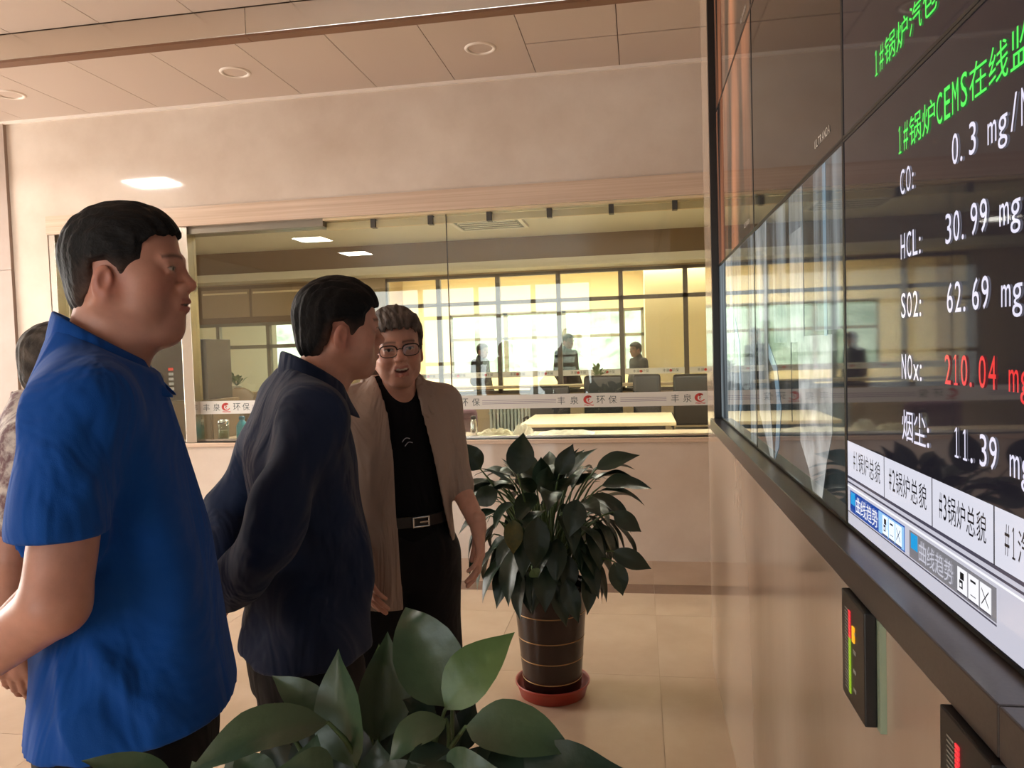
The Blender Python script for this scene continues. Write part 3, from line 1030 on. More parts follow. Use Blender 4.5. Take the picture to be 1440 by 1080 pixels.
def crumple(name, x, y, w, d, h, m, lab, cat, seed):
    r = np.random.default_rng(seed)
    n = 16
    V, F = [], []
    for j in range(n):
        for i in range(n):
            u, v = i / (n - 1) * 2 - 1, j / (n - 1) * 2 - 1
            e = max(0, 1 - (u * u) ** 2) * max(0, 1 - (v * v) ** 2)
            V.append((u * w / 2, v * d / 2, 0.003 + h * e * (0.35 + 0.65 * r.random())))
    for j in range(n - 1):
        for i in range(n - 1):
            a = j * n + i
            F.append((a, a + 1, a + n + 1, a + n))
    o = mesh_obj(name, V, F, m, None, False, (x, y, ZC))
    s = o.modifiers.new('thick', 'SOLIDIFY')
    s.thickness = 0.002
    return tag(o, lab, cat)
M_cloth = mat('cream_cloth', S(214, 204, 176), rough=0.8)
M_paper = mat('white_paper', S(232, 226, 210), rough=0.7)
crumple('cloth', -1.09, 5.70, 0.26, 0.14, 0.05, M_cloth, 'crumpled cream cloth on the counter beside the steel flask', 'cloth', 1)
crumple('plastic_bag', -0.88, 5.70, 0.15, 0.14, 0.085, M_paper, 'crumpled pale plastic bag on the counter, above the tallest plant leaf', 'bag', 2)
crumple('paper_sheets', -0.55, 5.70, 0.42, 0.16, 0.03, M_paper, 'loose white paper sheets spread on the counter', 'paper', 3)
office_chair(-1.62, 6.75, PI, 1.0, 0.42, 'plum fabric chair just behind the counter', mat('plum_fabric', S(92, 58, 72), rough=0.9), 'plum_chair', None)
# radiator under the far glazing
rd = empty('radiator', (-1.95, YF - 0.09, 0.1))
tag(rd, 'pale ribbed radiator under the far glazing', 'radiator')
M_rad = mat('radiator_paint', S(178, 186, 182), rough=0.4)
for k in range(13):
    box('rib', -0.36 + 0.056 * k - 0.02, -0.36 + 0.056 * k + 0.02, -0.04, 0.04, 0.02, 0.5, M_rad, rd, 0.01)
for z in (0.07, 0.43):
    tube('header_pipe', [(-0.4, 0, z), (0.36, 0, z)], 0.014, M_rad, rd)
for x in (-0.3, 0.26):
    box('bracket_foot', x - 0.012, x + 0.012, -0.03, 0.03, -0.1, 0.03, M_rad, rd)
# ceiling cassette
ac = empty('air_conditioner', (-1.9, 9.85, RC - 0.001))
tag(ac, 'grey ceiling air-conditioning cassette with white louvers in the far room', 'air conditioner')
box('grille', -0.42, 0.42, -0.42, 0.42, -0.03, 0, mat('ac_grey', S(120, 124, 118), rough=0.5), ac, 0.005)
for q in ((-0.47, 0.47, -0.47, -0.42), (-0.47, 0.47, 0.42, 0.47), (-0.47, -0.42, -0.42, 0.42), (0.42, 0.47, -0.42, 0.42)):
    box('louver', q[0], q[1], q[2], q[3], -0.04, 0, M_white, ac, 0.004)
for k in range(5):
    box('slat', -0.38, 0.38, -0.32 + 0.15 * k, -0.29 + 0.15 * k, -0.038, -0.03, M_white, ac)

# LED panels added to brighten the far room, hidden above the window head
for k, x in enumerate((-4.6, -2.6, -0.6, 1.3)):
    l = empty('led_panel', (x, 7.0, RC))
    tag(l, 'added LED panel brightening the far room, out of view, ' + ('first', 'second', 'third', 'fourth')[k] + ' from the left', 'ceiling light', 'added far room LED panels')
    box('light_sheet', -0.29, 0.29, -0.29, 0.29, -0.008, -0.002, mat('room_led_fill', (1, 1, 1, 1), rough=0.5, emit=(1.0, 0.95, 0.84, 1), estr=42.0), l)
    bm = bmesh.new()
    for q in ((-0.3, 0.3, -0.3, -0.29), (-0.3, 0.3, 0.29, 0.3), (-0.3, -0.29, -0.29, 0.29), (0.29, 0.3, -0.29, 0.29)):
        add_box(bm, q[0], q[1], q[2], q[3], -0.012, 0.0)
    bm_obj('rim', bm, M_white, l)
# ================================================================ potted peace lilies
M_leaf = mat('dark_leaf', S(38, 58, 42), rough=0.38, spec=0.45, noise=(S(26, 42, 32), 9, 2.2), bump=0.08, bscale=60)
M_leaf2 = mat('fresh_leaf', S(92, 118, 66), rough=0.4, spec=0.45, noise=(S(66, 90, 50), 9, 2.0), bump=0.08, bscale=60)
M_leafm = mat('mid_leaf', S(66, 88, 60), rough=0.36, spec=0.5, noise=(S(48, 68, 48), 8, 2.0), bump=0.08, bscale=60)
M_leafy = mat('yellowing_leaf', S(120, 108, 52), rough=0.5, noise=(S(60, 74, 44), 14, 3))
M_stalk = mat('leaf_stalk', S(70, 92, 52), rough=0.5)
M_pot = mat('glazed_pot', S(44, 26, 22), rough=0.22, spec=0.5, noise=(S(34, 20, 18), 8, 2))
M_gold = mat('gold_line', S(150, 116, 70), rough=0.4, metal=0.5)
M_sauc = mat('terracotta_plastic', S(150, 50, 36), rough=0.42)
M_soil = mat('potting_soil', S(52, 38, 28), rough=0.95, bump=0.6, bscale=60)

def leaf_data(base, tip, width, nrm, bend, fold, seed, tipcurl=0.0):
    """lanceolate blade from base to tip; bend lifts the middle along the normal (fraction of length)"""
    r = random.Random(seed)
    base, tip, nrm = Vector(base), Vector(tip), Vector(nrm)
    ax = tip - base
    L = ax.length
    ax.normalize()
    nrm = (nrm - ax * nrm.dot(ax)).normalized()
    side = nrm.cross(ax).normalized()
    NL, NW = 18, 3
    ph = r.random() * 6.28
    wav = 0.035 * width * (0.6 + r.random())
    V, F = [], []
    for i in range(NL + 1):
        t = i / NL
        w = 0.5 * width * float(np.interp(t, [0, 0.04, 0.12, 0.25, 0.40, 0.55, 0.68, 0.78, 0.86, 0.92, 0.97, 1.0], [0.02, 0.22, 0.62, 0.92, 1.0, 0.92, 0.72, 0.50, 0.30, 0.16, 0.06, 0.005]))
        c = base + ax * (L * t) + nrm * (L * bend * 4 * t * (1 - t)) + nrm * (-tipcurl * L * max(0, t - 0.7) ** 2 * 8)
        for k in range(-NW, NW + 1):
            s = k / NW
            off = side * (w * s)
            h = fold * w * abs(s) ** 1.1 + wav * math.sin(9 * t + ph + (1.3 if s > 0 else 0)) * abs(s) ** 2 * math.sin(PI * t)
            # slight lateral pleats between veins
            h += 0.022 * width * math.sin(34 * (t - 0.25 * abs(s))) * (abs(s) * (1 - abs(s)) * 4) * math.sin(PI * t)
            V.append(c + off + nrm * h)
    n = 2 * NW + 1
    for i in range(NL):
        for k in range(n - 1):
            a = i * n + k
            F.append((a, a + 1, a + n + 1, a + n))
    return V, F

def make_leaf(plant, base, tip, width, nrm, bend, fold, seed, m, root, tipcurl=0.0, stalk=True):
    loc = Vector(plant.location)
    V, F = leaf_data(base, tip, width, nrm, bend, fold, seed, tipcurl)
    o = mesh_obj('leaf', [v - loc for v in V], F, m, plant, True)
    if stalk:
        b, rt = Vector(base), Vector(root)
        d = (Vector(tip) - b).normalized()
        pts = []
        c1 = rt.lerp(b, 0.5) + Vector((0, 0, 0.5 * (b - rt).length * 0.35))
        c1 = c1 * 0.6 + (b - d * 0.12) * 0.4
        for i in range(8):
            t = i / 7
            pts.append((rt * ((1 - t) ** 2) + c1 * (2 * t * (1 - t)) + b * (t * t)) - loc)
        # midrib continues under the blade
        pts.append(b + d * 0.03 - loc)
        v, f = tube_data(pts, [0.0042] * 7 + [0.003, 0.001], 5)
        mesh_obj('leaf_stalk', v, f, M_stalk, o, True)
    return o

def pot(plant):
    lathe('pot', [(0.0, 0.03), (0.122, 0.03), (0.126, 0.04), (0.132, 0.12), (0.140, 0.22), (0.152, 0.36), (0.160, 0.46), (0.166, 0.475), (0.166, 0.49), (0.156, 0.492), (0.150, 0.47), (0.145, 0.44)], M_pot, plant, 48)
    for z, r in ((0.085, 0.1296), (0.175, 0.1372), (0.265, 0.1448), (0.375, 0.1536)):
        lathe('gold_ring', [(r, z - 0.0022), (r + 0.0012, z), (r, z + 0.0022)], M_gold, plant, 48)
    lathe('soil', [(0.0, 0.45), (0.08, 0.452), (0.147, 0.445)], M_soil, plant, 32)
    lathe('saucer', [(0.0, 0.004), (0.135, 0.0), (0.142, 0.004), (0.156, 0.05), (0.163, 0.058), (0.163, 0.064), (0.158, 0.064), (0.150, 0.054), (0.136, 0.016), (0.0, 0.014)], M_sauc, plant, 48)

# ---- plant beside the back window
pf = empty('peace_lily', (-0.405, 3.25, 0))
tag(pf, 'bushy dark green peace lily in a tall brown glazed pot on a red saucer', 'potted plant')
pot(pf)
rr = random.Random(11)
PC = Vector(pf.location)
def rnd_leaf(az, r0, z0, elev, L, W, bend, seed, m):
    d = Vector((math.cos(az), math.sin(az), 0))
    b = PC + d * r0 + Vector((0, 0, z0))
    e = math.radians(elev)
    dirv = d * math.cos(e) + Vector((0, 0, 1)) * math.sin(e)
    sw = (rr.random() - 0.5) * 0.5
    dirv = (dirv + Vector((-d.y, d.x, 0)) * sw).normalized()
    up = Vector((0, 0, 1)) * math.cos(e) - d * math.sin(e)
    up = (up + Vector((-d.y, d.x, 0)) * (rr.random() - 0.5) * 0.9).normalized()
    a2 = rr.random() * 6.28
    root = PC + Vector((0.05 * math.cos(a2) + d.x * 0.03, 0.05 * math.sin(a2) + d.y * 0.03, 0.45))
    make_leaf(pf, b, b + dirv * L, W, up, bend, 0.28, seed, m, root)
sd = 100
for k in range(20):                                   # upright crown
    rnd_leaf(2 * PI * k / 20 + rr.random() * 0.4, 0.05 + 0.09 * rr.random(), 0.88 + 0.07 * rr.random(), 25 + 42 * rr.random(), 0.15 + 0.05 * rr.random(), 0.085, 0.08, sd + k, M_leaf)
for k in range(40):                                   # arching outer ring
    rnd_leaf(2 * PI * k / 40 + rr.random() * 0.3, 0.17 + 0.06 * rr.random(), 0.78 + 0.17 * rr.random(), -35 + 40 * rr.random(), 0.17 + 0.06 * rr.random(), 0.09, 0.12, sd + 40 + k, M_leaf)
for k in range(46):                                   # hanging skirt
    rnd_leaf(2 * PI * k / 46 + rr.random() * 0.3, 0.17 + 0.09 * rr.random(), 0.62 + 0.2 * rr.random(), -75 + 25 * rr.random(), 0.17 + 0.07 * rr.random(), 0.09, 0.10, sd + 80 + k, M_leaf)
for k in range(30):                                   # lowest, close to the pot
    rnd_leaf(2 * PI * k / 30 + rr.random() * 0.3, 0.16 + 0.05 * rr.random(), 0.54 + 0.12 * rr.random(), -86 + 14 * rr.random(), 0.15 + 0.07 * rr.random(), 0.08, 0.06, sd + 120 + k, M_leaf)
# leaves that stand clear of the outline
def px_leaf(plant, bx, by, bd, tx, ty, td, wpx, nrm, bend, fold, seed, m, root, curl=0.0):
    b, t = at(bx, by, bd), at(tx, ty, td)
    w = wpx * (bd + td) / 2 / 1070
    make_leaf(plant, b, t, w, nrm, bend, fold, seed, m, root, curl)
VIEW = Vector((0.2, -1, 0.25))
rt0 = PC + Vector((0, 0, 0.46))
for a in ((838, 660, 3.15, 900, 640, 3.15, 30, (0.1, -0.6, 0.8), 0.06, M_leaf), (846, 683, 3.1, 917, 688, 3.1, 34, (0, -0.5, 0.9), 0.1, M_leaf), (862, 775, 3.05, 916, 800, 3.05, 28, VIEW, 0.08, M_leaf),
          (864, 790, 3.0, 876, 838, 3.0, 28, VIEW, 0.02, M_leaf), (676, 660, 3.1, 645, 622, 3.1, 34, VIEW, 0.04, M_leaf), (728, 668, 3.0, 736, 608, 3.05, 40, VIEW, 0.05, M_leaf),
          (786, 668, 3.1, 806, 624, 3.1, 28, VIEW, 0.04, M_leaf), (722, 730, 2.95, 722, 780, 2.95, 28, VIEW, 0.03, M_leafy), (756, 726, 2.9, 752, 800, 2.92, 38, VIEW, 0.05, M_leaf), (812, 702, 2.95, 800, 756, 2.92, 34, VIEW, 0.05, M_leaf),
          (700, 690, 2.98, 664, 708, 3.0, 30, VIEW, 0.05, M_leaf), (862, 720, 3.0, 902, 748, 3.02, 26, VIEW, 0.06, M_leaf), (748, 800, 2.95, 756, 812, 2.95, 18, VIEW, 0.02, M_leaf2)):
    px_leaf(pf, a[0], a[1], a[2], a[3], a[4], a[5], a[6], a[7], a[8], 0.25, sd + 200 + a[0], a[9], rt0)

# ---- plant in the foreground, cut by the bottom edge
pn_c = at(565, 1000, 1.2)
pn = empty('peace_lily', (pn_c.x, pn_c.y, 0))
tag(pn, 'large-leaved peace lily in the foreground, cut off by the bottom edge', 'potted plant')
pot(pn)
rtn = Vector((pn_c.x, pn_c.y, 0.46))
N1 = (0.15, -0.75, 0.55)
near = [
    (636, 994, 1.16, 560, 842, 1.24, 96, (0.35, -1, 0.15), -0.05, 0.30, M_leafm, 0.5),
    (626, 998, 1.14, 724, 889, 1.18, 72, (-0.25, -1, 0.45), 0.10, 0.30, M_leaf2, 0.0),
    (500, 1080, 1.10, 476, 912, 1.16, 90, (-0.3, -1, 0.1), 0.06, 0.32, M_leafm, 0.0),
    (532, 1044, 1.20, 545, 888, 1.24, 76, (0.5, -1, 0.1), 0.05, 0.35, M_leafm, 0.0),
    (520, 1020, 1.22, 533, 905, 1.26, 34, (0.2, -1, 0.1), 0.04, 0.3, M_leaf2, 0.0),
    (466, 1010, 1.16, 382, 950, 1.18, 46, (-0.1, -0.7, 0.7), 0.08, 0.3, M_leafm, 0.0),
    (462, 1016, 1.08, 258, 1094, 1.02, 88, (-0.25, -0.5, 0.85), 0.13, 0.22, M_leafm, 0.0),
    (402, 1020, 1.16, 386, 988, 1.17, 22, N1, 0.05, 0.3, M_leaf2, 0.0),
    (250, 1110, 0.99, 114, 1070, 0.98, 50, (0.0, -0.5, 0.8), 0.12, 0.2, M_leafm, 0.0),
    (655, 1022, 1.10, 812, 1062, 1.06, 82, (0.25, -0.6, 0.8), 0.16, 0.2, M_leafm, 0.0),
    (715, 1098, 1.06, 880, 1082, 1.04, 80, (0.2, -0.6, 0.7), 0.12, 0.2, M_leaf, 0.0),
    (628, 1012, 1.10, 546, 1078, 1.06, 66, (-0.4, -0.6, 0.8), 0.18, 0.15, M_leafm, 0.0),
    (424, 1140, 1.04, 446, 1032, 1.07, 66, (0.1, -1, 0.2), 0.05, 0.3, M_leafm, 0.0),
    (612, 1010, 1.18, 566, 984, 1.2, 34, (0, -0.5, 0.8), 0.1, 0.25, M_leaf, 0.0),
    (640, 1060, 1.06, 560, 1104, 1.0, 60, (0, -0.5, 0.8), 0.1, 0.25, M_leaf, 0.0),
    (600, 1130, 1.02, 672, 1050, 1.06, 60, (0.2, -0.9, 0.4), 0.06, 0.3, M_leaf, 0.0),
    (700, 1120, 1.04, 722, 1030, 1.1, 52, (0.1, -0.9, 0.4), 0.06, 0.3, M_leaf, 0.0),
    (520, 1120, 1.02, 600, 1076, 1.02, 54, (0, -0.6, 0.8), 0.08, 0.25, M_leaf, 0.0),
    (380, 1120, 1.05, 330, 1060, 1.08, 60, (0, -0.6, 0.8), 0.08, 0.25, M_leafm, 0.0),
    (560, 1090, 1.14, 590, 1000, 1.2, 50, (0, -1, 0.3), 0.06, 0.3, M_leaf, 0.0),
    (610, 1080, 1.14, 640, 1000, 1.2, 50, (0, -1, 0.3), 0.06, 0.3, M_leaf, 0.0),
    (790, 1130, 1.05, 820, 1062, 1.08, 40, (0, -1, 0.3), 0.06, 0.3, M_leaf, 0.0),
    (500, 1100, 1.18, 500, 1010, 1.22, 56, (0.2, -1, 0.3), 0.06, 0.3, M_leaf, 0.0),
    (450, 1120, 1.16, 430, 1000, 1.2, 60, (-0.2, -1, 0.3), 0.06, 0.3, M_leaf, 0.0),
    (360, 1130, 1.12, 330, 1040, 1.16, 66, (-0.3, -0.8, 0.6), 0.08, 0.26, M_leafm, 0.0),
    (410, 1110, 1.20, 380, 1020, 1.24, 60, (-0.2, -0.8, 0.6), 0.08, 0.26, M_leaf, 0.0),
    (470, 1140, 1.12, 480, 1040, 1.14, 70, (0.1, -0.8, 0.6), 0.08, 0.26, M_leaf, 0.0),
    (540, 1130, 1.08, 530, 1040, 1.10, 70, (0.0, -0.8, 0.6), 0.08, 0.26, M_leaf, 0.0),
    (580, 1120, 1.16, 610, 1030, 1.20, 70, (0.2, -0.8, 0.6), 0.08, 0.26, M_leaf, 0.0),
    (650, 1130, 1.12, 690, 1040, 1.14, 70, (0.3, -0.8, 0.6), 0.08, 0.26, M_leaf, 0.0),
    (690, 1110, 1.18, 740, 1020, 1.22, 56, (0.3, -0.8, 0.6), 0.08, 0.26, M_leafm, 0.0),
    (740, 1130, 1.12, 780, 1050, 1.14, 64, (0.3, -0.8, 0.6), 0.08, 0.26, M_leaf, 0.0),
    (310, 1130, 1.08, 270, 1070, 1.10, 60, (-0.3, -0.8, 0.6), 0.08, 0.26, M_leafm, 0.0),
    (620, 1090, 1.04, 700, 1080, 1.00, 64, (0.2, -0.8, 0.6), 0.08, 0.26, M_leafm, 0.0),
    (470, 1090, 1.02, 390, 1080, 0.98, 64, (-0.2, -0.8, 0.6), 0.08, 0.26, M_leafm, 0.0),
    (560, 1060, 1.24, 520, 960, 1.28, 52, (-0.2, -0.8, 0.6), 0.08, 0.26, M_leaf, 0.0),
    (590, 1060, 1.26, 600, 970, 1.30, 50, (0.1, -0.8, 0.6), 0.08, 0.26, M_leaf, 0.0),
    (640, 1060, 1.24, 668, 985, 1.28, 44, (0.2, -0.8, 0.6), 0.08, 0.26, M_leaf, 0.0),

]
for i, a in enumerate(near):
    px_leaf(pn, a[0], a[1], a[2], a[3], a[4], a[5], a[6], a[7], a[8], a[9], 400 + i, a[10], rtn, a[11])
# the lower skirt of the plant, below the picture
for k in range(26):
    az = 2 * PI * k / 26 + rr.random() * 0.2
    d = Vector((math.cos(az), math.sin(az), 0))
    e = math.radians(-70 + 40 * rr.random())
    b = Vector((pn_c.x, pn_c.y, 0.56 + 0.16 * rr.random())) + d * (0.12 + 0.06 * rr.random())
    dv = d * math.cos(e) + Vector((0, 0, 1)) * math.sin(e)
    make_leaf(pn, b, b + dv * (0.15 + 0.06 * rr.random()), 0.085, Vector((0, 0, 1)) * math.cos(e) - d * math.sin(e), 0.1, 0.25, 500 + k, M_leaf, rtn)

# ---- small plants in the far room
def small_plant(name, loc, h, lab, m, n, seed):
    p = empty(name, loc)
    tag(p, lab, 'potted plant')
    lathe('pot', [(0, 0), (0.05, 0), (0.065, 0.1), (0.07, 0.1), (0.07, 0.11), (0.06, 0.11), (0, 0.10)], M_white, p, 20)
    r = random.Random(seed)
    L0 = Vector(loc)
    for k in range(n):
        az = 6.28 * k / n + r.random()
        e = math.radians(25 + 50 * r.random())
        d = Vector((math.cos(az) * math.cos(e), math.sin(az) * math.cos(e), math.sin(e)))
        b = L0 + Vector((0, 0, 0.1)) + d * (h * (0.2 + 0.5 * r.random()))
        make_leaf(p, b, b + d * h * 0.5, h * 0.3, Vector((0, 0, 1)), 0.1, 0.2, seed + k, m, L0 + Vector((0, 0, 0.1)))
small_plant('window_plant', (-6.55, 11.62, 0.96), 0.24, 'small pale green plant on the sill of the left far window', M_leaf2, 16, 700)
small_plant('sill_plant', (-0.62, 11.66, 0.96), 0.2, 'small green plant on the far sill above the black chairs', M_leaf2, 18, 740)
struct(box('trim_3', -8.0, 2.3, YF - 0.28, YF, 0.92, 0.96, M_tan))
# ================================================================ figures: implicit surfaces turned into meshes
def smin(a, b, k):
    if k <= 0:
        return np.minimum(a, b)
    h = np.clip(0.5 + 0.5 * (b - a) / k, 0, 1)
    return b + (a - b) * h - k * h * (1 - h)

class Vol:
    def __init__(s, lo, hi, h):
        s.lo = np.array(lo, float)
        s.h = h
        s.n = np.ceil((np.array(hi) - s.lo) / h).astype(int) + 1
        s.ax = [(s.lo[i] + h * np.arange(s.n[i])).astype(np.float32) for i in range(3)]
        s.F = np.full(s.n, 0.5, np.float32)
    def sl(s, lo, hi):
        r = []
        for i in range(3):
            a = int(max(0, math.floor((lo[i] - s.lo[i]) / s.h)))
            b = int(min(s.n[i], math.ceil((hi[i] - s.lo[i]) / s.h) + 1))
            if b <= a:
                return None
            r.append(slice(a, b))
        return tuple(r)
    def grid(s, q):
        return (s.ax[0][q[0]][:, None, None], s.ax[1][q[1]][None, :, None], s.ax[2][q[2]][None, None, :])
    def apply(s, q, d, k, op):
        if op == 'add':
            s.F[q] = smin(s.F[q], d, k)
        elif op == 'sub':
            s.F[q] = -smin(-s.F[q], d, k)
        elif op == 'and':
            s.F[q] = -smin(-s.F[q], -d, k)
    def cone(s, a, b, r1, r2, k=0.01, op='add', flat=None):
        a, b = np.array(a, float), np.array(b, float)
        m = max(r1, r2) + k + 3 * s.h
        q = s.sl(np.minimum(a, b) - m, np.maximum(a, b) + m)
        if q is None:
            return s
        X, Y, Z = s.grid(q)
        ab = b - a
        L2 = max(float(ab @ ab), 1e-9)
        t = np.clip(((X - a[0]) * ab[0] + (Y - a[1]) * ab[1] + (Z - a[2]) * ab[2]) / L2, 0, 1)
        dx, dy, dz = X - a[0] - t * ab[0], Y - a[1] - t * ab[1], Z - a[2] - t * ab[2]
        if flat is not None:
            dx, dy, dz = dx * flat[0], dy * flat[1], dz * flat[2]
        d = np.sqrt(dx * dx + dy * dy + dz * dz) - (r1 + (r2 - r1) * t)
        s.apply(q, d.astype(np.float32), k, op)
        return s
    def chain(s, pts, rad, k=0.01, op='add'):
        for i in range(len(pts) - 1):
            s.cone(pts[i], pts[i + 1], rad[i], rad[i + 1], k if i == 0 else min(k, 0.012), op)
        return s
    def ell(s, c, r, k=0.01, op='add', rot=None):
        c, r = np.array(c, float), np.array(r, float)
        m = r.max() + k + 3 * s.h
        q = s.sl(c - m, c + m)
        if q is None:
            return s
        X, Y, Z = s.grid(q)
        x, y, z = X - c[0], Y - c[1], Z - c[2]
        if rot is not None:       # (axis, angle) rotation of the ellipsoid
            R = np.array(Matrix.Rotation(rot[1], 3, rot[0])).T
            x, y, z = R[0, 0] * x + R[0, 1] * y + R[0, 2] * z, R[1, 0] * x + R[1, 1] * y + R[1, 2] * z, R[2, 0] * x + R[2, 1] * y + R[2, 2] * z
        k0 = np.sqrt((x / r[0]) ** 2 + (y / r[1]) ** 2 + (z / r[2]) ** 2)
        k1 = np.sqrt((x / r[0] ** 2) ** 2 + (y / r[1] ** 2) ** 2 + (z / r[2] ** 2) ** 2) + 1e-9
        d = k0 * (k0 - 1) / k1
        s.apply(q, d.astype(np.float32), k, op)
        return s
    def loft(s, sec, k=0.02, p=2.4, op='add', grow=0.0):
        """sec rows: z, x_back, x_front, half width (top to bottom or bottom to top)"""
        sec = sorted(sec)
        zz = np.array([r[0] for r in sec])
        q = s.sl((-9, -9, zz[0] - 0.05), (9, 9, zz[-1] + 0.05))
        X, Y, Z = s.grid(q)
        zc = np.clip(Z[0, 0], zz[0], zz[-1])
        f = lambda c: np.interp(zc, zz, [r[c] for r in sec])
        # smooth the piecewise profile a little
        ker = np.ones(max(1, int(0.05 / s.h)))
        ker /= len(ker)
        def sm(v):
            pad = len(ker)
            return np.convolve(np.pad(v, pad, mode='edge'), ker, mode='same')[pad:-pad]
        xb, xf, hw = sm(f(1)) - grow, sm(f(2)) + grow, sm(f(3)) + grow
        cx, a = (xb + xf) / 2, (xf - xb) / 2
        cx, a, hw = cx[None, None, :], a[None, None, :], hw[None, None, :]
        e = (np.abs((X - cx) / a) ** p + np.abs(Y / hw) ** p) ** (1 / p)
        d = (e - 1) * np.minimum(a, hw)
        dz = np.maximum(np.maximum(zz[0] - Z, Z - zz[-1]), 0)
        d = np.where(dz > 0, np.sqrt(np.maximum(d, 0) ** 2 + dz ** 2) + np.minimum(d, 0) * 0, d)
        s.apply(q, d.astype(np.float32), k, op)
        return s
    def plane(s, n, d0, k=0.0):
        """keep the half space  n.p < d0"""
        n = np.array(n, float)
        n /= np.linalg.norm(n)
        X, Y, Z = s.grid((slice(None),) * 3)
        d = (X * n[0] + Y * n[1] + Z * n[2] - d0).astype(np.float32)
        s.apply((slice(None),) * 3, d, k, 'and')
        return s
    def ridge(s, pts, amp, w):
        """cloth fold along a polyline: amp > 0 raises, < 0 dents"""
        for i in range(len(pts) - 1):
            a, b = np.array(pts[i], float), np.array(pts[i + 1], float)
            m = 3 * w
            q = s.sl(np.minimum(a, b) - m, np.maximum(a, b) + m)
            if q is None:
                continue
            X, Y, Z = s.grid(q)
            ab = b - a
            t = np.clip(((X - a[0]) * ab[0] + (Y - a[1]) * ab[1] + (Z - a[2]) * ab[2]) / max(float(ab @ ab), 1e-9), 0, 1)
            d2 = (X - a[0] - t * ab[0]) ** 2 + (Y - a[1] - t * ab[1]) ** 2 + (Z - a[2] - t * ab[2]) ** 2
            s.F[q] -= (amp * np.exp(-d2 / (w * w)) * np.sin(PI * np.clip(t * 0.8 + 0.1, 0, 1))).astype(np.float32)
        return s
    def wobble(s, amp, fx_, fy_, fz_, seed=0):
        X, Y, Z = s.grid((slice(None),) * 3)
        r = np.random.default_rng(seed)
        for _ in range(4):
            p = r.random(3) * 6.28
            q = 0.7 + 0.8 * r.random(3)
            s.F += (amp * 0.5 * np.sin(fx_ * q[0] * X + fy_ * q[1] * Y + fz_ * q[2] * Z + p[0]) * np.sin(fx_ * q[1] * Y - fz_ * 0.4 * q[2] * Z + p[1])).astype(np.float32)
        return s
    def mesh(s, smooth=2):
        F, h = s.F, s.h
        S_ = F < 0
        cnt = np.zeros(np.array(F.shape) - 1, np.int8)
        for i in (0, 1):
            for j in (0, 1):
                for k in (0, 1):
                    cnt += S_[i:F.shape[0] - 1 + i, j:F.shape[1] - 1 + j, k:F.shape[2] - 1 + k]
        act = (cnt > 0) & (cnt < 8)
        I = np.argwhere(act)
        idx = np.full(act.shape, -1, np.int64)
        idx[act] = np.arange(len(I))
        acc = np.zeros((len(I), 3))
        num = np.zeros(len(I))
        for a in range(3):
            o1, o2 = [(1, 2), (2, 0), (0, 1)][a]
            for u in (0, 1):
                for v in (0, 1):
                    p0 = I.copy()
                    p0[:, o1] += u
                    p0[:, o2] += v
                    p1 = p0.copy()
                    p1[:, a] += 1
                    f0, f1 = F[p0[:, 0], p0[:, 1], p0[:, 2]], F[p1[:, 0], p1[:, 1], p1[:, 2]]
                    m = (f0 < 0) != (f1 < 0)
                    t = np.where(m, f0 / np.where(m, f0 - f1, 1), 0)
                    pt = p0.astype(float)
                    pt[:, a] += t
                    acc[m] += pt[m]
                    num[m] += 1
        V = s.lo + h * acc / num[:, None]
        quads = []
        for a in range(3):
            o1, o2 = [(1, 2), (2, 0), (0, 1)][a]
            n = list(F.shape)
            A = [slice(1, n[d] - 1) for d in range(3)]
            A[a] = slice(0, n[a] - 1)
            B = list(A)
            B[a] = slice(1, n[a])
            s0, s1 = S_[tuple(A)], S_[tuple(B)]
            E = np.argwhere(s0 != s1)
            neg = s0[s0 != s1]
            off = np.array([1, 1, 1])
            off[a] = 0
            E = E + off
            c = []
            for u, v in ((-1, -1), (0, -1), (0, 0), (-1, 0)):
                P = E.copy()
                P[:, o1] += u
                P[:, o2] += v
                c.append(idx[P[:, 0], P[:, 1], P[:, 2]])
            Q = np.stack(c, 1)
            Q[~neg] = Q[~neg][:, ::-1]
            quads.append(Q)
        Q = np.concatenate(quads)
        Q = Q[(Q >= 0).all(1)]
        if smooth:
            E = np.concatenate([Q[:, [0, 1]], Q[:, [1, 2]], Q[:, [2, 3]], Q[:, [3, 0]]])
            for _ in range(smooth):
                acc = np.zeros_like(V)
                deg = np.zeros(len(V))
                np.add.at(acc, E[:, 0], V[E[:, 1]])
                np.add.at(acc, E[:, 1], V[E[:, 0]])
                np.add.at(deg, E[:, 0], 1)
                np.add.at(deg, E[:, 1], 1)
                V = 0.5 * V + 0.5 * acc / np.maximum(deg, 1)[:, None]
        return V, Q

def np_mesh(name, V, Q, m, parent=None, colors=None):
    me = bpy.data.meshes.new(name)
    me.vertices.add(len(V))
    me.vertices.foreach_set('co', np.asarray(V, np.float32).ravel())
    nq = len(Q)
    me.loops.add(nq * 4)
    me.loops.foreach_set('vertex_index', np.asarray(Q, np.int32).ravel())
    me.polygons.add(nq)
    me.polygons.foreach_set('loop_start', np.arange(0, nq * 4, 4, dtype=np.int32))
    me.polygons.foreach_set('use_smooth', np.ones(nq, bool))
    me.update(calc_edges=True)
    me.validate()
    if colors is not None:
        at_ = me.color_attributes.new('Col', 'FLOAT_COLOR', 'POINT')
        c4 = np.ones((len(V), 4), np.float32)
        c4[:, :3] = colors
        at_.data.foreach_set('color', c4.ravel())
    me.materials.append(m)
    o = bpy.data.objects.new(name, me)
    return link(o, parent)

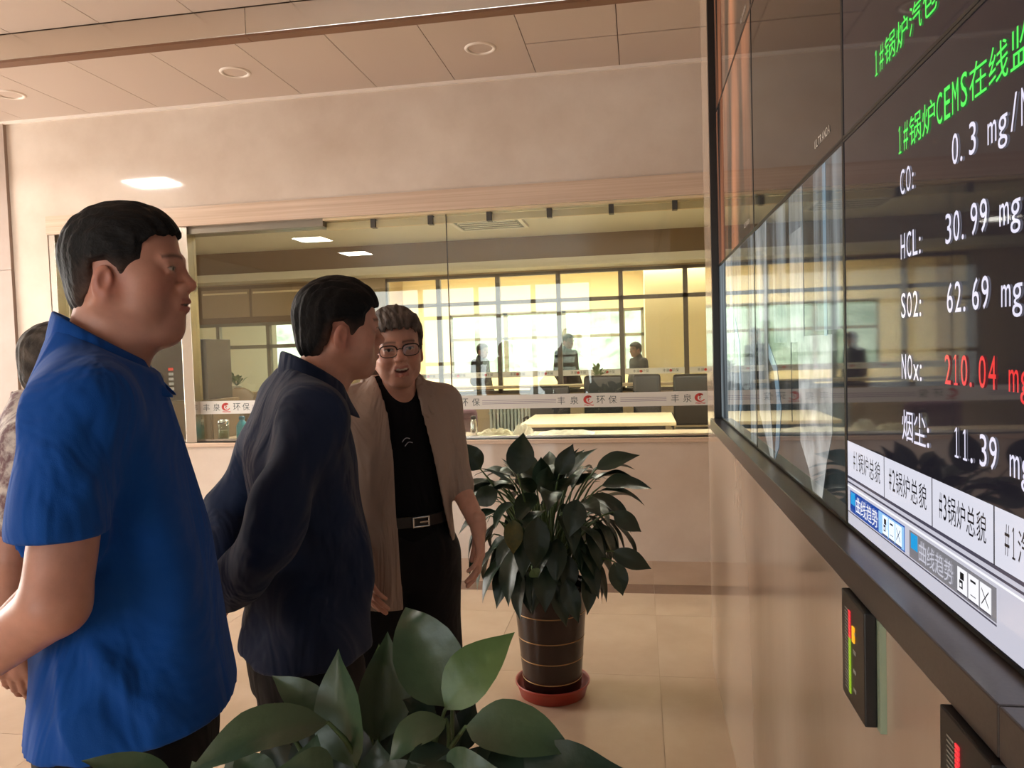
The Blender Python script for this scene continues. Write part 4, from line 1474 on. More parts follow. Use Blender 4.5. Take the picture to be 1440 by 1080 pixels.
def poly_sdf(px, pz, poly):
    """signed distance to a 2-D polygon (negative inside)"""
    poly = np.array(poly, float)
    n = len(poly)
    d2 = np.full(np.broadcast(px, pz).shape, 1e9)
    ins = np.zeros(d2.shape, bool)
    for i in range(n):
        a, b = poly[i], poly[(i + 1) % n]
        e = b - a
        t = np.clip(((px - a[0]) * e[0] + (pz - a[1]) * e[1]) / (e @ e), 0, 1)
        d2 = np.minimum(d2, (px - a[0] - t * e[0]) ** 2 + (pz - a[1] - t * e[1]) ** 2)
        c = ((a[1] > pz) != (b[1] > pz)) & (px < (b[0] - a[0]) * (pz - a[1]) / (b[1] - a[1] + 1e-12) + a[0])
        ins ^= c
    return np.where(ins, -1, 1) * np.sqrt(d2)

def rgb(*c):
    return np.array(S(*c)[:3])

def skull(v, o=0.0, cheek=1.0):
    v.ell((-0.006, 0, 0.026), (0.090 + o, 0.075 + o, 0.080 + o), 0.02)
    v.ell((0.013, 0, 0.044), (0.073 + o, 0.066 + o, 0.060 + o), 0.02)
    return v

def head_mesh(style, res):
    """returns (V, Q, colours), (hairV, hairQ): head coordinates, x = face direction, z = up, origin at eye level"""
    ch = style.get('cheek', 1.0)
    v = Vol((-0.135, -0.105, -0.215), (0.145, 0.105, 0.145), res)
    skull(v)
    v.ell((0.026, 0, -0.03), (0.062, 0.062 * ch, 0.088), 0.03)
    for s in (-1, 1):
        v.cone((-0.012, s * 0.056 * ch, -0.055), (0.058, s * 0.018, -0.106), 0.022, 0.018, 0.03)
        v.ell((0.045, s * 0.044 * ch, -0.028), (0.032, 0.026, 0.028), 0.02)
        v.ell((0.042, s * 0.042 * ch, -0.066), (0.032, 0.026 * ch, 0.032), 0.02)
    v.ell((0.070, 0, -0.104), (0.021, 0.024, 0.019), 0.018)
    v.ell((0.062, 0, -0.075), (0.034, 0.034, 0.034), 0.02)
    if style.get('jowl'):
        v.ell((0.03, 0, -0.118), (0.05, 0.046, 0.026), 0.03)
    # brow, eyes, nose, mouth
    v.cone((0.078, -0.040, 0.013), (0.090, -0.010, 0.014), 0.010, 0.009, 0.014)
    v.cone((0.078, 0.040, 0.013), (0.090, 0.010, 0.014), 0.010, 0.009, 0.014)
    for s in (-1, 1):
        v.ell((0.099, s * 0.031, -0.004), (0.018, 0.019, 0.011), 0.010, 'sub')
        v.ell((0.0765, s * 0.032, -0.004), (0.0125, 0.0145, 0.0115), 0.004)
        v.cone((0.0865, s * 0.019, 0.0015), (0.083, s * 0.044, 0.001), 0.0042, 0.0035, 0.005)
        v.cone((0.0865, s * 0.020, -0.012), (0.083, s * 0.043, -0.011), 0.0035, 0.003, 0.006)
    v.cone((0.089, 0, 0.008), (0.103, 0, -0.028), 0.0075, 0.0115, 0.012)
    v.ell((0.1065, 0, -0.031), (0.0120, 0.0130, 0.0105), 0.008)
    for s in (-1, 1):
        v.ell((0.096, s * 0.0145, -0.036), (0.012, 0.0085, 0.0085), 0.006)
        v.ell((0.103, s * 0.0075, -0.0440), (0.005, 0.0038, 0.004), 0.003, 'sub')
    v.ell((0.088, 0, -0.058), (0.016, 0.026, 0.018), 0.012)
    om = style.get('mouth', 0.0)
    v.cone((0.086, -0.021, -0.065 + om * 0.004), (0.1005, 0, -0.0600), 0.004, 0.0062, 0.005)
    v.cone((0.086, 0.021, -0.065 + om * 0.004), (0.1005, 0, -0.0600), 0.004, 0.0062, 0.005)
    lz = -0.0725 - om * 0.011
    v.cone((0.086, -0.019, -0.067 + om * 0.003), (0.0975, 0, lz), 0.004, 0.0068, 0.005)
    v.cone((0.086, 0.019, -0.067 + om * 0.003), (0.0975, 0, lz), 0.004, 0.0068, 0.005)
    v.ell((0.103, 0, -0.0662 - om * 0.005), (0.012, 0.023, 0.0016 + om * 0.006), 0.003, 'sub')
    if om > 0.3:
        v.ell((0.086, 0, -0.0635), (0.008, 0.018, 0.005), 0.001)
    if style.get('smile'):
        for s in (-1, 1):
            v.cone((0.096, s * 0.018, -0.038), (0.080, s * 0.036, -0.068), 0.003, 0.003, 0.010, 'sub')
            v.ell((0.062, s * 0.040, -0.040), (0.026, 0.020, 0.018), 0.012)
    # ears
    for s in (-1, 1):
        ey = s * 0.078
        v.ell((-0.014, ey, -0.028), (0.0165, 0.008, 0.028), 0.004, 'add', ('Y', 0.2))
        v.ell((-0.009, ey * 0.985, -0.050), (0.0085, 0.007, 0.012), 0.004)
        v.ell((-0.008, ey + s * 0.0075, -0.026), (0.0085, 0.0062, 0.0155), 0.004, 'sub', ('Y', 0.2))
    nr = style.get('neck', 0.058)
    v.cone((-0.018, 0, -0.045), (style.get('neck_x', -0.05), 0, -0.24), nr - 0.010, nr + 0.008, 0.03)
    v.cone((0.005, 0, -0.11), (-0.03, 0, -0.23), 0.03, 0.04, 0.03)
    V, Q = v.mesh(1)
    # colours
    base = rgb(*style.get('skin', (190, 138, 112)))
    C = np.tile(base, (len(V), 1))
    X, Y, Z = V.T
    def blend(mask, col, a=1.0):
        m = np.clip(mask, 0, 1)[:, None] * a
        C[:] = C * (1 - m) + rgb(*col) * m
    r = lambda cx, cy, cz, rad: np.clip(1.6 - np.sqrt((X - cx) ** 2 + (Y - cy) ** 2 + (Z - cz) ** 2) / rad, 0, 1)
    for s in (-1, 1):
        blend(r(0.06, s * 0.045, -0.035, 0.022), style.get('flush', (190, 112, 92)), 0.45)
        blend(r(-0.012, s * 0.08, -0.031, 0.03), (180, 100, 84), 0.45)
    blend(r(0.110, 0, -0.031, 0.012), (190, 110, 92), 0.4)
    blend(np.clip((X - 0.005) / 0.035, 0, 1) * np.clip((-0.045 - Z) / 0.03, 0, 1), style.get('beard', (150, 108, 92)), 0.35)
    lipm = (X > 0.083) & (np.abs(Y) < 0.021) & (Z < -0.055) & (Z > lz - 0.006)
    blend(np.convolve(lipm.astype(float), [1], 'same'), (172, 104, 94), 0.7)
    zm = -0.0662 - om * 0.004 + om * 9.0 * Y * Y
    slit = (X > 0.07) & (np.abs(Z - zm) < (0.0022 + om * 0.0055) * np.sqrt(np.clip(1 - (Y / 0.0225) ** 2, 0, 1))) & (np.abs(Y) < 0.0225)
    blend(slit.astype(float), (70, 34, 32), 0.85)
    if om > 0.3:
        blend(((X > 0.078) & (np.abs(Y) < 0.0165) & (np.abs(Z + 0.0655 - 7.0 * Y * Y) < 0.0030)).astype(float), (232, 224, 210), 1.0)
    for s in (-1, 1):
        ey, ez = Y - s * 0.032, Z + 0.0045
        e = (ey / 0.0130) ** 2 + (ez / 0.0040) ** 2
        fr = X > 0.068
        blend(((e < 1) & fr).astype(float), (205, 190, 178))
        blend(((ey ** 2 + ez ** 2 < 0.0046 ** 2) & (e < 1.1) & fr).astype(float), (26, 18, 16))
        lid = np.exp(-((ez - 0.0042 * np.sqrt(np.clip(1 - (ey / 0.0145) ** 2, 0, 1))) / 0.0015) ** 2) * (np.abs(ey) < 0.0145) * fr
        blend(lid, (40, 26, 24), 0.8)
        # eyebrows
        bw = np.exp(-((Z - 0.0190 + 6.0 * (np.abs(Y) - 0.027) ** 2) / 0.0036) ** 2) * ((Y * s > 0.010) & (Y * s < 0.052)) * (X > 0.055)
        blend(bw, (44, 34, 30), 0.75)
    # hair
    hv = Vol((-0.150, -0.120, -0.140), (0.145, 0.120, 0.170), res)
    th = style.get('hair_t', 0.014)
    hv.ell((-0.008, 0, 0.026), (0.090 + th, 0.075 + th * 0.75, 0.080 + th), 0.02)
    hv.ell((0.012, 0, 0.048), (0.074 + th, 0.066 + th * 0.8, 0.057 + th), 0.02)
    hv.ell((-0.046, 0, -0.03), (0.047 + th * 0.4, 0.060 + th * 0.4, 0.066), 0.02)
    if style.get('fringe'):
        hv.ell((0.072, 0.01, 0.075), (0.032, 0.058, 0.026), 0.015)
    Xg, Yg, Zg = hv.grid((slice(None),) * 3)
    P = poly_sdf(Xg[:, :, 0] + 0 * Zg[0, 0][None, :], Zg[0, 0][None, :] + 0 * Xg[:, :, 0], style['hairline']).astype(np.float32)
    jag = 0.0022 * np.sin(260 * Yg + 3) + 0.0022 * np.sin(610 * Yg + 20 * Xg)
    hv.F = -smin(-hv.F, -(P[:, None, :] + jag).astype(np.float32), 0.006)
    rr_ = np.random.default_rng(3)
    for _ in range(7):
        p = rr_.random(2) * 6.28
        f1, f2 = 120 + 320 * rr_.random(), 40 + 80 * rr_.random()
        hv.F += (0.0009 * np.sin(f1 * Yg + f2 * 0.6 * Zg + p[0]) * np.sin(f2 * Xg + 30 * Zg + p[1])).astype(np.float32)
    hV, hQ = hv.mesh(1)
    hC = np.tile(rgb(*style.get('hair', (26, 24, 25))), (len(hV), 1))
    fd = np.clip(1 + poly_sdf(hV[:, 0], hV[:, 2], style['hairline']) / style.get('fade', 0.022), 0, 1) * np.clip((0.020 - hV[:, 2]) / 0.04, 0, 1)
    if 'hair2' in style:
        k = np.clip(0.5 + 0.5 * np.sin(170 * hV[:, 1] + 60 * hV[:, 0]) * np.sin(95 * hV[:, 2] + 40 * hV[:, 0]), 0, 1)[:, None]
        hC = hC * (1 - k) + rgb(*style['hair2']) * k
    hC = hC * (1 - 0.7 * fd[:, None]) + rgb(96, 74, 64) * 0.7 * fd[:, None]
    return (V, Q, C), (hV, hQ, hC)

HAIRLINE = [(0.088, 0.058), (0.060, 0.050), (0.038, 0.036), (0.034, 0.010), (0.026, -0.022), (0.012, -0.028), (0.010, -0.004), (-0.006, 0.010), (-0.030, 0.004), (-0.040, -0.030), (-0.052, -0.062), (-0.070, -0.100), (-0.2, -0.11), (-0.2, 0.3), (0.3, 0.3), (0.3, 0.058)]

def hand_vol(wrist, direction, palm_n, curl, thumb_side, scale=1.0, res=0.0032):
    """five-fingered hand; direction = towards the fingers, palm_n = out of the palm, thumb_side = +-1"""
    w, d, n = Vector(wrist), Vector(direction).normalized(), Vector(palm_n)
    n = (n - d * n.dot(d)).normalized()
    sd_ = d.cross(n) * thumb_side
    s = scale
    P = lambda a, b, c: tuple(w + (d * a + sd_ * b + n * c) * s)
    c0 = w + d * 0.09 * s
    v = Vol(tuple(c0 - Vector((0.145,) * 3) * s), tuple(c0 + Vector((0.145,) * 3) * s), res)
    v.cone(P(-0.022, 0, 0), P(0.01, 0, 0), 0.025 * s, 0.024 * s, 0.01)
    v.cone(P(0.01, 0.012, 0), P(0.085, 0.026, 0), 0.018 * s, 0.0125 * s, 0.012)
    v.cone(P(0.01, 0.0, 0), P(0.09, 0.006, 0), 0.02 * s, 0.0135 * s, 0.012)
    v.cone(P(0.01, -0.010, 0), P(0.082, -0.026, 0), 0.018 * s, 0.012 * s, 0.012)
    spec = [(0.028, 0.086, (0.044, 0.026, 0.021), 0.0092), (0.009, 0.092, (0.048, 0.030, 0.023), 0.0095), (-0.010, 0.089, (0.045, 0.028, 0.022), 0.009), (-0.028, 0.080, (0.035, 0.021, 0.018), 0.008)]
    for i, (b, a, segs, r) in enumerate(spec):
        ang = 0.0
        p = (a, b, 0.0)
        cu = curl[i] if hasattr(curl, '__len__') else curl * (1 + 0.12 * i)
        pa, pc = a, 0.0
        for j, L in enumerate(segs):
            ang += cu * (0.8, 1.0, 0.7)[j]
            na, nc = pa + L * math.cos(ang), pc + L * math.sin(ang)
            v.cone(P(pa, b, pc), P(na, b + (0.002 if i == 0 else 0), nc), (r - 0.0007 * j) * s, (r - 0.0007 * (j + 1)) * s, 0.004 if j else 0.007)
            pa, pc = na, nc
    v.cone(P(0.012, 0.020, 0.006), P(0.048, 0.044, 0.014), 0.015 * s, 0.0115 * s, 0.012)
    v.cone(P(0.048, 0.044, 0.014), P(0.078, 0.050, 0.022), 0.0112 * s, 0.010 * s, 0.004)
    v.cone(P(0.078, 0.050, 0.022), P(0.100, 0.048, 0.030), 0.010 * s, 0.008 * s, 0.004)
    return v.mesh(1)

def join_parts(parts):
    Vs, Qs, Cs, n = [], [], [], 0
    for V, Q, C in parts:
        Vs.append(V)
        Qs.append(Q + n)
        Cs.append(C)
        n += len(V)
    return np.concatenate(Vs), np.concatenate(Qs), np.concatenate(Cs)

def xf(V, M):
    A = np.array(M)
    return V @ A[:3, :3].T + A[:3, 3]

def collar(name, parent, m, cx, zb, zf, a, b, stand, fall_b, fall_f, spread, phim, point=0.0, thick=0.0035, tilt_out=0.012):
    """fold-down shirt collar; phi runs from the nape (0) round to the front (pi)"""
    n = 40
    V, F = [], []
    for i in range(n + 1):
        ph = -phim + 2 * phim * i / n
        f = (1 - math.cos(ph)) / 2                       # 0 back .. 1 front
        z = zb + (zf - zb) * f
        st = stand * (1 - 0.35 * f)
        fall = fall_b + (fall_f - fall_b) * f ** 1.5
        cs, sn = -math.cos(ph), math.sin(ph)
        e = abs(ph) / phim
        sp = spread * (0.45 + 0.55 * f)
        pt = point * max(0, (e - 0.75) / 0.25) ** 2
        ring = lambda k, dz, fw=0.0: (cx + cs * a * k + fw, sn * b * k, z + dz)
        V += [ring(1.06, -0.02), ring(1.0, st * 0.6), ring(1.0, st), ring(1.05, st + 0.004), ring(1.0 + sp * 0.55, st - fall * 0.45), ring(1.0 + sp, st - fall, pt)]
    for i in range(n):
        for k in range(5):
            q = i * 6 + k
            F.append((q, q + 1, q + 7, q + 6))
    o = mesh_obj(name, V, F, m, parent, True)
    s = o.modifiers.new('thick', 'SOLIDIFY')
    s.thickness = thick
    s.offset = 0
    ss = o.modifiers.new('soft', 'SUBSURF')
    ss.levels = 1
    ss.render_levels = 1
    return o

M_skin = vcol_mat('skin', rough=0.42, spec=0.4, sss=0.12, bump=0.03, bscale=300, vary=0.07, vscale=40)
M_hair = vcol_mat('hair', rough=0.62, spec=0.2, bump=0.5, bscale=120, stretch=(0.35, 1.5, 0.6), vary=0.25, vscale=120)
# ================================================================ people
def cloth_mat(name, col, rough=0.75, noise=None, sheen=0.06, wr=0.55, ws=7.0, st=(1.0, 1.0, 0.55)):
    """woven cloth: fine weave plus soft irregular wrinkles in the relief"""
    if name in MATS:
        return MATS[name]
    m = mat(name, col, rough=rough, spec=0.2, sheen=sheen, noise=noise)
    N, L = nt(m)
    b = N['Principled BSDF']
    tc = N.new('ShaderNodeTexCoord')
    mp = N.new('ShaderNodeMapping')
    mp.inputs['Scale'].default_value = st
    mp.inputs['Rotation'].default_value = (0.4, 0.5, 0.2)
    L.new(tc.outputs['Object'], mp.inputs['Vector'])
    n1 = N.new('ShaderNodeTexNoise')
    n1.inputs['Scale'].default_value = ws
    n1.inputs['Detail'].default_value = 3
    n1.inputs['Distortion'].default_value = 0.8
    L.new(mp.outputs[0], n1.inputs['Vector'])
    n2 = N.new('ShaderNodeTexNoise')
    n2.inputs['Scale'].default_value = 600
    L.new(tc.outputs['Object'], n2.inputs['Vector'])
    b1 = N.new('ShaderNodeBump')
    b1.inputs['Strength'].default_value = wr
    b1.inputs['Distance'].default_value = 0.05
    L.new(n1.outputs['Fac'], b1.inputs['Height'])
    b2 = N.new('ShaderNodeBump')
    b2.inputs['Strength'].default_value = 0.12
    b2.inputs['Distance'].default_value = 0.004
    L.new(n2.outputs['Fac'], b2.inputs['Height'])
    L.new(b1.outputs[0], b2.inputs['Normal'])
    L.new(b2.outputs[0], b.inputs['Normal'])
    return m
M_blue = cloth_mat('blue_polo_cotton', S(14, 76, 158), 0.85, wr=0.8)
M_navy = cloth_mat('navy_jacket_cloth', S(30, 42, 68), 0.75, wr=0.9)
M_taupe = cloth_mat('taupe_jacket_cloth', S(168, 149, 137), 0.85, wr=0.9, ws=9.0, st=(1, 1.2, 0.4))
M_tee = cloth_mat('black_tee_cotton', S(16, 16, 20), 0.9, sheen=0.02)
M_trou = cloth_mat('black_trousers', S(14, 13, 17), 0.7, sheen=0.02)
M_shoe = mat('black_shoe', S(20, 19, 19), rough=0.3)
M_print = mat('printed_shirt', S(210, 200, 192), rough=0.8, noise=(S(120, 92, 96), 28, 6))
M_button = mat('dark_button', S(14, 40, 92), rough=0.4)

def person(name, label, xy, ang, style, head_at, pitch=0.0, yaw=0.0, roll=0.0, limbs=(), hands=(), torso=None, res_head=0.0028, hscale=1.0, res_body=0.011, k=1.0, z0=0.0):
    """body = one mesh object; returns the object. Coordinates are local: x forward, y left, z up."""
    parts = []
    (V, Q, C), (hV, hQ, hC) = head_mesh(style, res_head)
    M = Matrix.Translation(head_at) @ Matrix.Rotation(yaw, 4, 'Z') @ Matrix.Rotation(pitch, 4, 'Y') @ Matrix.Rotation(roll, 4, 'X') @ Matrix.Diagonal((hscale, hscale, hscale, 1))
    parts.append((xf(V, M), Q, C))
    base = rgb(*style.get('skin', (190, 138, 112)))
    if torso:
        v = Vol((-0.45, -0.5, z0 + 0.02), (0.4, 0.5, 1.62), res_body)
        v.loft(torso, 0.03)
        for pts, rad in limbs:
            v.chain(pts, rad, 0.03)
        tV, tQ = v.mesh(2)
        parts.append((tV, tQ, np.tile(base, (len(tV), 1))))
    for h in hands:
        v_, q_ = hand_vol(*h[:5], **(h[5] if len(h) > 5 else {}))
        c_ = np.tile(base, (len(v_), 1))
        parts.append((v_, q_, c_))
    V, Q, C = join_parts(parts)
    o = np_mesh(name, V, Q, M_skin, None, C)
    o.location = (xy[0] * k, xy[1] * k, CAM_H * (1 - k))
    o.scale = (k, k, k)
    o.rotation_euler = (0, 0, math.radians(ang))
    tag(o, label, 'person')
    np_mesh('hair', xf(hV, M), hQ, M_hair, o, hC)

    return o, M

def inset(sec, g):
    return [(z, b + g, f - g, max(0.02, w - g)) for z, b, f, w in sec]

def legs(hx, sep, hipz, r=(0.07, 0.055, 0.045), kx=0.02, fx_=0.0, spread=0.0, z0=0.0):
    out = []
    for s in (-1, 1):
        out.append(([(hx, s * sep, hipz), (hx + kx, s * (sep + spread * 0.5), 0.50), (hx + fx_, s * (sep + spread), z0 + 0.09)], list(r)))
    return out

def trousers(parent, hx, sep, hipz, back, front, hw, kx=0.02, fx_=0.0, spread=0.0, m=M_trou, top=0.99, res=0.009, seed=1, z0=0.0):
    v = Vol((hx - 0.3, -0.36, z0 + 0.03), (hx + 0.32, 0.36, top + 0.04), res)
    v.loft([(top, back + 0.02, front - 0.01, hw - 0.01), (hipz, back, front, hw), (hipz - 0.12, back + 0.01, front - 0.01, hw)], 0.03)
    for s in (-1, 1):
        v.chain([(hx, s * sep, hipz - 0.05), (hx + kx, s * (sep + spread * 0.5), 0.50), (hx + fx_, s * (sep + spread), z0 + 0.06)], [0.108, 0.088, 0.088], 0.04)
        for k in range(5):
            z = 0.62 - 0.09 * k
            v.ridge([(hx + kx + 0.08, s * sep - 0.06, z), (hx + kx + 0.09, s * sep + 0.06, z - 0.04)], 0.006, 0.014)
    v.wobble(0.004, 26, 26, 18, seed)
    v.plane((0, 0, 1), top, 0.006)
    V, Q = v.mesh(2)
    np_mesh('trousers', V, Q, m, parent)
    for s in (-1, 1):
        sv = Vol((hx + fx_ - 0.14, s * (sep + spread) - 0.07, z0 - 0.01), (hx + fx_ + 0.24, s * (sep + spread) + 0.07, z0 + 0.14), 0.007)
        y = s * (sep + spread)
        sv.cone((hx + fx_ - 0.06, y, z0 + 0.05), (hx + fx_ + 0.14, y + s * 0.01, z0 + 0.04), 0.046, 0.044, 0.02)
        sv.cone((hx + fx_ - 0.01, y, z0 + 0.09), (hx + fx_ + 0.08, y, z0 + 0.05), 0.05, 0.04, 0.02)
        sv.plane((0, 0, -1), -z0 - 0.001, 0.004)
        V, Q = sv.mesh(1)
        np_mesh('shoe', V, Q, M_shoe, parent)

# ---------------------------------------------------------------- man in the blue polo shirt
T1 = [(1.585, -0.10, 0.005, 0.065), (1.545, -0.118, 0.030, 0.085), (1.50, -0.130, 0.048, 0.120), (1.46, -0.142, 0.062, 0.165), (1.40, -0.155, 0.078, 0.185), (1.30, -0.165, 0.100, 0.20), (1.19, -0.160, 0.126, 0.198), (1.07, -0.160, 0.142, 0.205), (0.98, -0.168, 0.150, 0.213), (0.89, -0.185, 0.160, 0.220), (0.80, -0.20, 0.155, 0.222)]
armR1 = ([(-0.045, -0.170, 1.43), (-0.080, -0.250, 1.155), (-0.215, -0.155, 1.045)], [0.050, 0.047, 0.033])
armL1 = ([(-0.045, 0.170, 1.43), (-0.080, 0.250, 1.155), (-0.225, 0.10, 1.03)], [0.050, 0.047, 0.033])
st1 = dict(skin=(196, 142, 122), flush=(196, 116, 96), neck=0.068, neck_x=-0.062, fade=0.034, cheek=1.06, jowl=True, hair=(22, 21, 22), hair_t=0.010, hand=(190, 128, 104),
           hairline=[(0.094, 0.062), (0.066, 0.052), (0.046, 0.040), (0.040, 0.012), (0.030, -0.014), (0.014, -0.022), (0.010, -0.004), (-0.006, 0.010), (-0.030, 0.004), (-0.040, -0.034), (-0.052, -0.072), (-0.066, -0.108), (-0.2, -0.112), (-0.2, 0.3), (0.3, 0.3), (0.3, 0.062)])
p1, M1 = person('person', 'man in a bright blue polo shirt with hands behind his back', (-0.896, 1.217), 30, st1, (0.008, 0.0, 1.665), 0.0, -0.20, 0.0,
                limbs=legs(-0.02, 0.10, 0.90, z0=-0.0464) + [armR1, armL1], torso=inset(T1, 0.04), res_head=0.0025, hscale=0.99, res_body=0.008, k=0.97, z0=-0.0464,
                hands=[((-0.215, -0.155, 1.045), (-0.35, 0.9, -0.2), (-1, -0.3, 0.1), 0.35, 1), ((-0.225, 0.10, 1.03), (-0.25, -0.9, -0.25), (-1, 0.2, 0.1), 0.35, -1)])
v = Vol((-0.30, -0.36, 0.80), (0.24, 0.36, 1.62), 0.0062)
v.loft(T1, 0.02, p=2.3)
for s in (-1, 1):
    v.cone((-0.045, s * 0.120, 1.465), (-0.045, s * 0.170, 1.432), 0.055, 0.068, 0.04)
    v.cone((-0.045, s * 0.170, 1.432), (-0.072, s * 0.235, 1.255), 0.070, 0.068, 0.04)
v.wobble(0.007, 16, 11, 9, 4)
v.plane((0.554, 0, 1), (1.575 - 0.554 * 0.114) / math.hypot(0.554, 1), 0.004)
for s in (-1, 1):
    v.ridge([(-0.02, s * 0.19, 1.34), (0.03, s * 0.20, 1.18), (0.05, s * 0.20, 1.04)], -0.010, 0.030)
    v.ridge([(-0.12, s * 0.20, 1.12), (-0.10, s * 0.22, 0.98), (-0.03, s * 0.23, 0.90)], 0.014, 0.022)
    v.ridge([(-0.13, s * 0.19, 1.06), (-0.12, s * 0.21, 0.92), (-0.08, s * 0.215, 0.82)], -0.012, 0.020)
    v.ridge([(-0.06, s * 0.21, 1.10), (0.01, s * 0.22, 0.98), (0.08, s * 0.20, 0.92)], 0.009, 0.020)
    v.ridge([(-0.02, s * 0.22, 1.00), (0.02, s * 0.22, 0.86)], -0.009, 0.022)
    v.ridge([(0.07, s * 0.13, 1.40), (0.09, s * 0.17, 1.25)], -0.006, 0.03)
    v.ridge([(-0.02, s * 0.20, 1.43), (-0.02, s * 0.29, 1.36), (-0.05, s * 0.31, 1.30)], -0.007, 0.016)
    v.ridge([(-0.11, s * 0.18, 1.47), (-0.13, s * 0.26, 1.38)], 0.007, 0.020)
    v.ridge([(-0.10, s * 0.29, 1.33), (-0.03, s * 0.32, 1.31)], -0.006, 0.012)
    v.ridge([(0.0, s * 0.25, 1.36), (-0.06, s * 0.315, 1.27)], 0.006, 0.014)
Xg, Yg, Zg = v.grid((slice(None),) * 3)
# hem of the shirt and open sleeve ends
hem = (0.893 - Zg + 0.05 * (Xg - 0.02) + 0 * Yg).astype(np.float32)
slv = np.where(np.abs(Yg) > 0.165, np.clip((np.abs(Yg) - 0.165) / 0.03, 0, 1) * (1.235 + 0.02 * np.abs(Xg) - Zg), -1.0)
slv = np.where((np.abs(Yg) > 0.222) & (Zg < 1.3), 1.252 - Zg, -1.0).astype(np.float32)
v.F = -smin(-v.F, -hem, 0.004)
v.F = np.maximum(v.F, slv)
V, Q = v.mesh(2)
np_mesh('polo_shirt', V, Q, M_blue, p1)
collar('collar', p1, M_blue, -0.036, 1.570, 1.488, 0.069, 0.073, 0.020, 0.050, 0.072, 0.50, 2.8, 0.026)
for k in range(2):
    lathe('button', [(0, 0.002), (0.005, 0.002), (0.006, 0)], M_button, p1, 12, (0.060 + 0.012 * k, 0.0, 1.452 - 0.045 * k)).rotation_euler = (0, PI / 2, 0)
trousers(p1, -0.02, 0.10, 0.92, -0.17, 0.13, 0.195, top=1.0, z0=-0.0464)

# ---------------------------------------------------------------- man in the navy jacket
T2 = [(1.50, -0.115, -0.03, 0.06), (1.46, -0.14, -0.012, 0.10), (1.42, -0.165, 0.0, 0.15), (1.37, -0.19, 0.006, 0.175), (1.28, -0.212, 0.020, 0.198), (1.12, -0.212, 0.045, 0.19), (1.00, -0.214, 0.052, 0.19), (0.93, -0.226, 0.046, 0.198), (0.83, -0.240, 0.036, 0.204), (0.78, -0.242, 0.034, 0.204)]
armR2 = ([(-0.095, -0.168, 1.375), (-0.225, -0.240, 1.125), (-0.285, -0.085, 0.995)], [0.045, 0.036, 0.028])
armL2 = ([(-0.095, 0.168, 1.375), (-0.215, 0.255, 1.125), (-0.295, 0.09, 0.985)], [0.045, 0.036, 0.028])
st2 = dict(skin=(202, 150, 130), neck=0.058, neck_x=-0.092, hair=(18, 17, 18), hair_t=0.012, hand=(180, 122, 98), fringe=False,
           hairline=[(0.092, 0.052), (0.064, 0.046), (0.046, 0.030), (0.040, 0.004), (0.030, -0.024), (0.014, -0.032), (0.010, -0.004), (-0.006, 0.010), (-0.030, 0.004), (-0.040, -0.036), (-0.052, -0.072), (-0.070, -0.098), (-0.2, -0.10), (-0.2, 0.3), (0.3, 0.3), (0.3, 0.052)])
p2, M2 = person('person', 'man in a dark navy jacket looking at the displays', (-0.709, 1.711), 38, st2, (0.008, 0.0, 1.572), 0.05, 0.0, 0.0,
                limbs=legs(-0.10, 0.09, 0.86, z0=0.0981) + [armR2, armL2], torso=inset(T2, 0.04), res_head=0.0026, hscale=0.98, k=1.07, z0=0.0981,
                hands=[((-0.285, -0.085, 0.995), (-0.1, 0.75, -0.6), (-1, 0.0, 0.1), 0.4, 1), ((-0.295, 0.09, 0.985), (-0.1, -0.75, -0.6), (-1, 0.0, 0.1), 0.5, -1)])
v = Vol((-0.42, -0.36, 0.76), (0.14, 0.36, 1.55), 0.0065)
v.loft(T2, 0.02, p=2.3)
for s, arm in ((-1, armR2), (1, armL2)):
    pts, rad = arm
    v.cone((-0.095, s * 0.12, 1.405), pts[0], 0.054, 0.062, 0.04)
    v.cone(pts[0], pts[1], 0.064, 0.055, 0.035)
    e = np.array(pts[1]) * 0.12 + np.array(pts[2]) * 0.88
    v.cone(pts[1], tuple(e), 0.055, 0.042, 0.015)
v.wobble(0.008, 18, 13, 14, 9)
v.plane((0.6, 0, 1), (1.487 - 0.6 * 0.132) / math.hypot(0.6, 1), 0.004)
for s in (-1, 1):
    v.ridge([(-0.05, s * 0.20, 1.33), (0.0, s * 0.19, 1.16), (-0.04, s * 0.19, 1.04)], -0.009, 0.022)
    v.ridge([(-0.15, s * 0.17, 1.16), (-0.05, s * 0.20, 1.10), (0.02, s * 0.13, 1.07)], 0.007, 0.018)
    v.ridge([(-0.17, s * 0.17, 1.08), (-0.06, s * 0.20, 1.04), (0.02, s * 0.14, 1.02)], -0.006, 0.014)
    v.ridge([(-0.17, s * 0.17, 1.02), (-0.06, s * 0.20, 0.97)], 0.006, 0.016)
    v.ridge([(-0.13, s * 0.24, 1.36), (-0.20, s * 0.29, 1.22)], 0.006, 0.020)
    v.ridge([(-0.20, s * 0.30, 1.15), (-0.27, s * 0.26, 1.18)], -0.006, 0.014)
    v.ridge([(-0.21, s * 0.30, 1.10), (-0.29, s * 0.25, 1.13)], -0.006, 0.012)
    # slanted side pocket
    v.ridge([(-0.005, s * 0.185, 1.075), (0.005, s * 0.182, 1.00), (-0.015, s * 0.192, 0.935)], -0.010, 0.007)
Xg, Yg, Zg = v.grid((slice(None),) * 3)
body_only = (Xg > -0.245) & (np.abs(Yg) < 0.22)
v.F = np.where(body_only | (Zg < 0.86), -smin(-v.F, -(0.832 - Zg + 0.03 * (Xg + 0.1) + 0 * Yg).astype(np.float32), 0.005), v.F).astype(np.float32)
V, Q = v.mesh(2)
np_mesh('jacket', V, Q, M_navy, p2)
collar('collar', p2, M_navy, -0.056, 1.480, 1.408, 0.066, 0.070, 0.034, 0.062, 0.086, 0.45, 2.75, 0.016)
